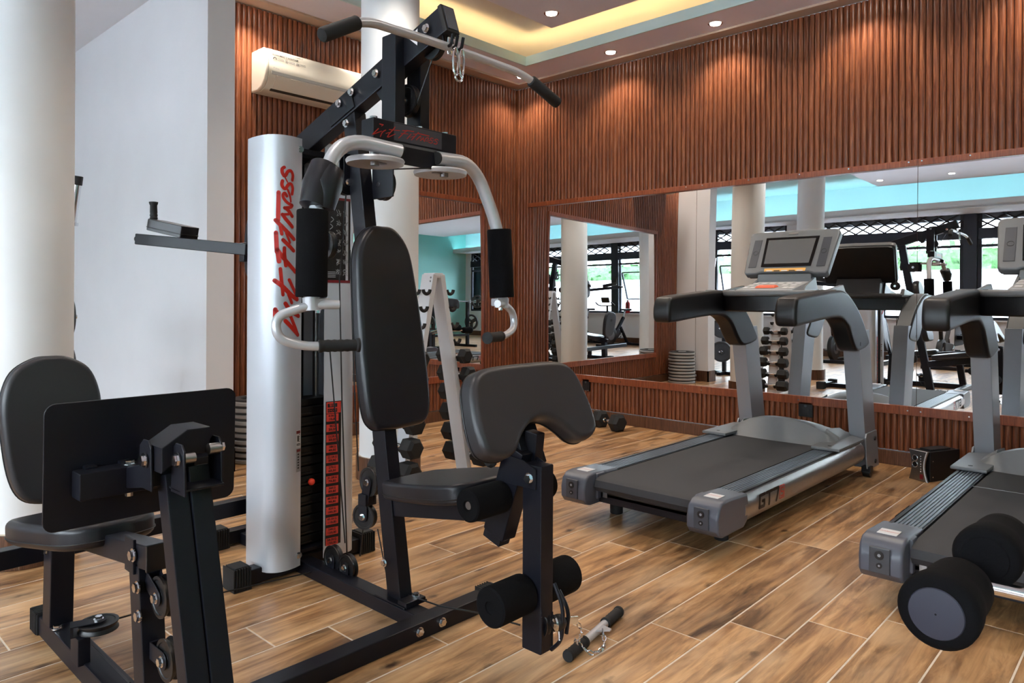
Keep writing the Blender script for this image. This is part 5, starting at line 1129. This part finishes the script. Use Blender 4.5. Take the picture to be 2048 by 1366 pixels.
for b in (.046, .006): 
    m = MB(); m.cyl(fs_(-.022, b, -.003), fs_(-.022, b, .0015), .0165, 24); obj('port', m, 'iron', fcp); m = MB(); c = fs_(-.022, b, .0015); m.tube([c + su * .0175 * math.cos(t_) + Z1 * .0175 * math.sin(t_) for t_ in [2 * PI * k / 24 for k in range(24)]], .0018, 6, closed=True); obj('port_ring', m, 'chrome', fcp)
for k in range(7): m = MB(); m.cyl(fs_(.018, .062 - k * .016, 0), fs_(.018, .062 - k * .016, .002), .0026, 8); obj('control', m, 'whiteprint', fcp)
m = MB(); m.obox(fs_(.024, -.065, .001), su, Z1, sw, .011, .015, .002, .001); obj('power_switch', m, 'darkprint', fcp)
for a_, b_, h_ in ((.0, .04, .0), (.0, .04, .1), (.0, .24, 0), (0, .24, .1)):
    p = so + su * (SWd - .005) + sw * b_ + V((0, 0, .03 + h_)); m = MB(); m.cyl(p, p + su * .002, .004, 8); obj('screw', m, 'chrome', spb)
for a_, b_ in ((-.05, .03), (.05, .03), (-.05, .26), (.05, .26)): p = so + su * a_ + sw * b_ + V((0, 0, SH - .004)); m = MB(); m.cyl(p, p + V((0, 0, .004)), .004, 8); obj('screw', m, 'chrome', spb)

# ================================================================ SOCKETS in the slats
def socket(y_, z_, w_, label):
    t = thing('wall_socket', (XR, y_, z_), label, 'socket')
    m = MB(); m.box(XR - .012, XR + .018, y_ - w_, y_ + w_, z_ - .055, z_ + .055, .003); obj('plate', m, 'black2', t)
    m = MB(); m.box(XR - .0135, XR - .011, y_ - w_ * .55, y_ + w_ * .55, z_ - .035, z_ + .01, .001); obj('insert', m, 'iron', t)
    m = MB(); m.cyl((XR - .0135, y_, z_ + .028), (XR - .015, y_, z_ + .028), .010, 12); obj('switch', m, 'dgrey', t)
    m = MB(); m.box(XR - .0135, XR - .012, y_ - w_ * .9, y_ + w_ * .9, z_ - .054, z_ - .050); obj('silver_line', m, 'chrome', t)
socket(2.049, .318, .052, 'black wall socket in the slats between the legs of the treadmill'); socket(4.09, .325, .04, 'small black wall socket in the slats near the corner behind the arm pad')

# ================================================================ ROLLER BENCH at the right edge, close to the camera
rb = thing('roller_bench', (1.9, -.3, 0), 'exercise bench with fat black foam leg rollers on a chrome tube, close up', 'exercise bench')
def fat(a, b, r0, r1, name='foam_roller', disc='disc'):
    a, b = V(a), V(b); L = (b - a).length
    m = MB(); m.lathe(a, b - a, [(r0 * .70, 0), (r0 * .9, .002), (r0 * .99, .012), (r0, .03), (r0 * .985, .055), (r1 + .004, .085), (r1, .11), (r1, L - .05), (r1 * .97, L - .02), (r1 * .82, L - .004), (.012, L)], 40); f = obj(name, m, 'foam', rb, angle=60)
    m = MB(); m.lathe(a + (a - b).normalized() * .004, b - a, [(.002, 0), (r0 * .45, .0), (r0 * .66, .0015), (r0 * .70, .006)], 40, cap=False); obj('end_disc', m, disc, f)
fat((1.640, .357, .518), (1.85, .352, .518), .0755, .066); fat((1.885, .315, .575), (2.10, .31, .575), .068, .060, disc='foam')
m = MB(); m.tube(arc([(1.80, .355, .518), (1.875, .352, .518), (1.90, .25, .512), (1.93, -.10, .49), (1.95, -.45, .40)], [.04, .06, .1]), .0155, 16); obj('chrome_tube', m, 'chrome', rb); m = MB(); m.tube(arc([(2.0, .312, .575), (2.13, .30, .573), (2.12, .05, .54), (2.05, -.28, .47)], [.04, .08]), .0155, 16); obj('chrome_tube', m, 'chrome', rb)
m = MB(); m.beam((1.97, -.42, .02), (1.97, -.42, .46), .06, .06, X1); m.beam((1.70, -.42, .025), (2.24, -.42, .025), .05, .05, Y1); m.beam((1.97, -.42, .03), (1.97, -1.25, .03), .06, .05, X1); m.beam((1.70, -1.25, .025), (2.24, -1.25, .025), .05, .05, Y1); m.beam((1.97, -1.2, .03), (1.97, -1.1, .42), .06, .06, X1); obj('frame', m, 'black', rb)
m = MB(); m.box(1.84, 2.10, -1.20, -.40, .44, .50, .02, 3); obj('bench_pad', m, 'vinyl2', rb)

# ================================================================ THINGS SEEN ONLY IN THE MIRRORS
# exercise bikes in front of the windows
def bike(x, y, label):
    t = thing('exercise_bike', (x, y, 0), label, 'exercise bike', 'exercise bikes along the windows')
    q = lambda a, b, c: V((x + a, y + b, c)); bp_ = lambda n, m, mt, p=None: obj(n, m, mt, p or t)
    for a in (-.48, .42): m = MB(); m.beam(q(a, -.26, .03), q(a, .26, .03), .06, .06, X1); bp_('foot_bar', m, 'black')
    m = MB(); m.beam(q(-.48, 0, .05), q(.42, 0, .05), .05, .06, Y1); m.beam(q(.30, 0, .05), q(-.22, 0, .75), .05, .07, Y1); m.beam(q(-.10, 0, .50), q(-.38, 0, .06), .05, .05, Y1); m.beam(q(.22, 0, .10), q(.40, 0, .86), .05, .06, Y1); bp_('frame', m, 'black')
    m = MB(); m.cyl(q(.30, -.035, .29), q(.30, .035, .29), .235, 36, bev=.01); fl = bp_('flywheel', m, 'iron'); m = MB(); m.cyl(q(.30, -.045, .29), q(.30, .045, .29), .12, 28); bp_('flywheel_hub', m, 'steel', fl)
    m = MB(); m.obox(q(.08, -.05, .33), (1, 0, .1), Z1, Y1, .28, .12, .02, .02); bp_('belt_cover', m, 'dgrey')
    m = MB(); m.cyl(q(-.22, 0, .70), q(-.27, 0, .92), .022, 14); bp_('seat_tube', m, 'chrome')
    m = MB(); m.prism([(p.x, p.y) for p in catmull([(.15, .02, 0), (.12, .04, 0), (-.02, .07, 0), (-.12, .10, 0), (-.13, 0, 0), (-.12, -.10, 0), (-.02, -.07, 0), (.12, -.04, 0), (.15, -.02, 0)], 4)], q(-.27, 0, .92), X1, Y1, Z1, .06, .02, 3); bp_('saddle', m, 'vinyl2')
    m = MB(); m.tube(arc([q(.55, -.20, 1.14), q(.42, -.22, 1.06), q(.40, 0, 1.05), q(.42, .22, 1.06), q(.55, .20, 1.14)], .06), .016, 10); m.cyl(q(.385, 0, .80), q(.405, 0, 1.06), .022, 12); bp_('handlebar', m, 'rubber')
    m = MB(); m.obox(q(.47, 0, 1.20), (.3, 0, 1), Y1, (1, 0, -.3), .07, .10, .015, .008); bp_('console', m, 'black2')
    for sg in (-1, 1):
        m = MB(); m.cyl(q(.0, sg * .06, .33), q(.0, sg * .10, .33), .02, 12); m.beam(q(.0, sg * .10, .33), q(sg * .12, sg * .10, .33 - sg * .11), .016, .028, Y1); cr = bp_('crank', m, 'chrome'); m = MB(); m.box(x + sg * .12 - .05, x + sg * .12 + .05, y + sg * .16 - .05, y + sg * .16 + .05, .33 - sg * .11 - .012, .33 - sg * .11 + .012, .004); bp_('pedal', m, 'black2', cr)
    return t
b1 = bike(-2.2, 4.35, 'black spin bike at the windows seen beside the round column in the mirror')
dup(b1, (-2.25, .95, 0), 'black spin bike behind the leg press in the double reflection, with red extinguisher behind'); dup(b1, (-2.25, -.05, 0), 'black spin bike nearest the dark window post in the double reflection')
dup(b1, (-2.3, 2.75, 0), 'black spin bike seen under the press arms in the mirror')

# fire extinguisher on the window sill
ex = thing('fire_extinguisher', (XW + .02, .52, .845), 'red fire extinguisher standing on the window sill', 'fire extinguisher')
m = MB(); m.lathe((XW + .02, .52, .845), Z1, [(.05, 0), (.055, .01), (.055, .27), (.045, .31), (.02, .335), (.02, .36)], 20); obj('cylinder', m, 'extred', ex); m = MB(); m.box(XW - .02, XW + .09, .51, .53, 1.205, 1.225, .003); m.box(XW - .01, XW + .10, .51, .53, 1.235, 1.25, .003); obj('valve', m, 'black2', ex); m = MB(); m.tube(arc([(XW + .05, .52, 1.21), (XW + .10, .56, 1.15), (XW + .09, .56, .95)], .05), .009, 8); obj('hose', m, 'rubber', ex)

# press bench with racked barbell behind the camera
kx, ky = .75, -1.35
bn = thing('press_bench', (kx, ky, 0), 'black press bench with uprights seen in the back wall mirror', 'exercise bench')
m = MB(); m.box(kx - .14, kx + .14, ky - 1.15, ky, .40, .46, .02, 3); obj('bench_pad', m, 'vinyl2', bn)
m = MB()
for sx in (-.48, .48): m.beam((kx + sx, ky + .18, .02), (kx + sx, ky + .18, 1.15), .06, .06, X1); m.beam((kx + sx, ky - .25, .03), (kx + sx, ky + .45, .03), .06, .06, X1)
m.beam((kx - .48, ky + .18, .30), (kx + .48, ky + .18, .30), .05, .05, Y1); m.beam((kx, ky + .15, .36), (kx, ky - 1.1, .36), .05, .06, X1); m.beam((kx, ky - 1.1, .02), (kx, ky - 1.1, .36), .05, .05, X1); m.beam((kx - .25, ky - 1.1, .025), (kx + .25, ky - 1.1, .025), .05, .05, Y1); obj('frame', m, 'black', bn)
for sx in (-.48, .48): m = MB(); m.obox((kx + sx, ky + .225, 1.12), X1, Y1, Z1, .02, .03, .012, .003); m.obox((kx + sx, ky + .255, 1.145), X1, Y1, Z1, .02, .006, .035, .002); obj('hook', m, 'steel', bn); m = MB(); m.cyl((kx + sx, ky + .18, .62), (kx + sx + math.copysign(.22, sx), ky + .18, .62), .024, 14); obj('plate_peg', m, 'chrome', bn)
bb2 = thing('barbell', (kx, ky + .232, 1.147), 'long barbell racked on the press bench seen in the back wall mirror', 'barbell')
m = MB(); m.cyl((kx - .66, ky + .232, 1.147), (kx + .66, ky + .232, 1.147), .014, 14); obj('shaft', m, 'steel', bb2)
for sg in (-1, 1): m = MB(); m.cyl((kx + sg * .66, ky + .232, 1.147), (kx + sg * 1.05, ky + .232, 1.147), .024, 16); m.cyl((kx + sg * .645, ky + .232, 1.147), (kx + sg * .665, ky + .232, 1.147), .038, 16); obj('sleeve', m, 'chrome', bb2)
def spoked(c, r_, label):
    c = V(c); t = thing('weight_plate', tuple(c), label, 'weight plate', 'spoked plates on the press bench')
    m = MB(); m.lathe(c - X1 * .018, X1, [(r_ * .74, .004), (r_ * .78, 0), (r_ * .97, 0), (r_, .005), (r_, .031), (r_ * .97, .036), (r_ * .78, .036), (r_ * .74, .032), (r_ * .74, .004)], 36, cap=False); m.lathe(c - X1 * .02, X1, [(.026, 0), (.055, 0), (.06, .006), (.06, .034), (.055, .04), (.026, .04), (.026, 0)], 24, cap=False)
    for k in range(3): a = 2 * PI * k / 3 + .5; d_ = V((0, math.cos(a), math.sin(a))); m.obox(c + d_ * r_ * .42, d_, d_.cross(X1), X1, r_ * .36, .045, .010, .003)
    obj('disc', m, 'plate', t)
for sg, n_ in ((-1, 'window'), (1, 'mirror')): spoked((kx + sg * .72, ky + .232, 1.147), .17, 'spoked black plate on the racked barbell, %s end' % n_); spoked((kx + sg * .60, ky + .18, .62), .20, 'spoked black plate on the bench peg, %s side' % n_)
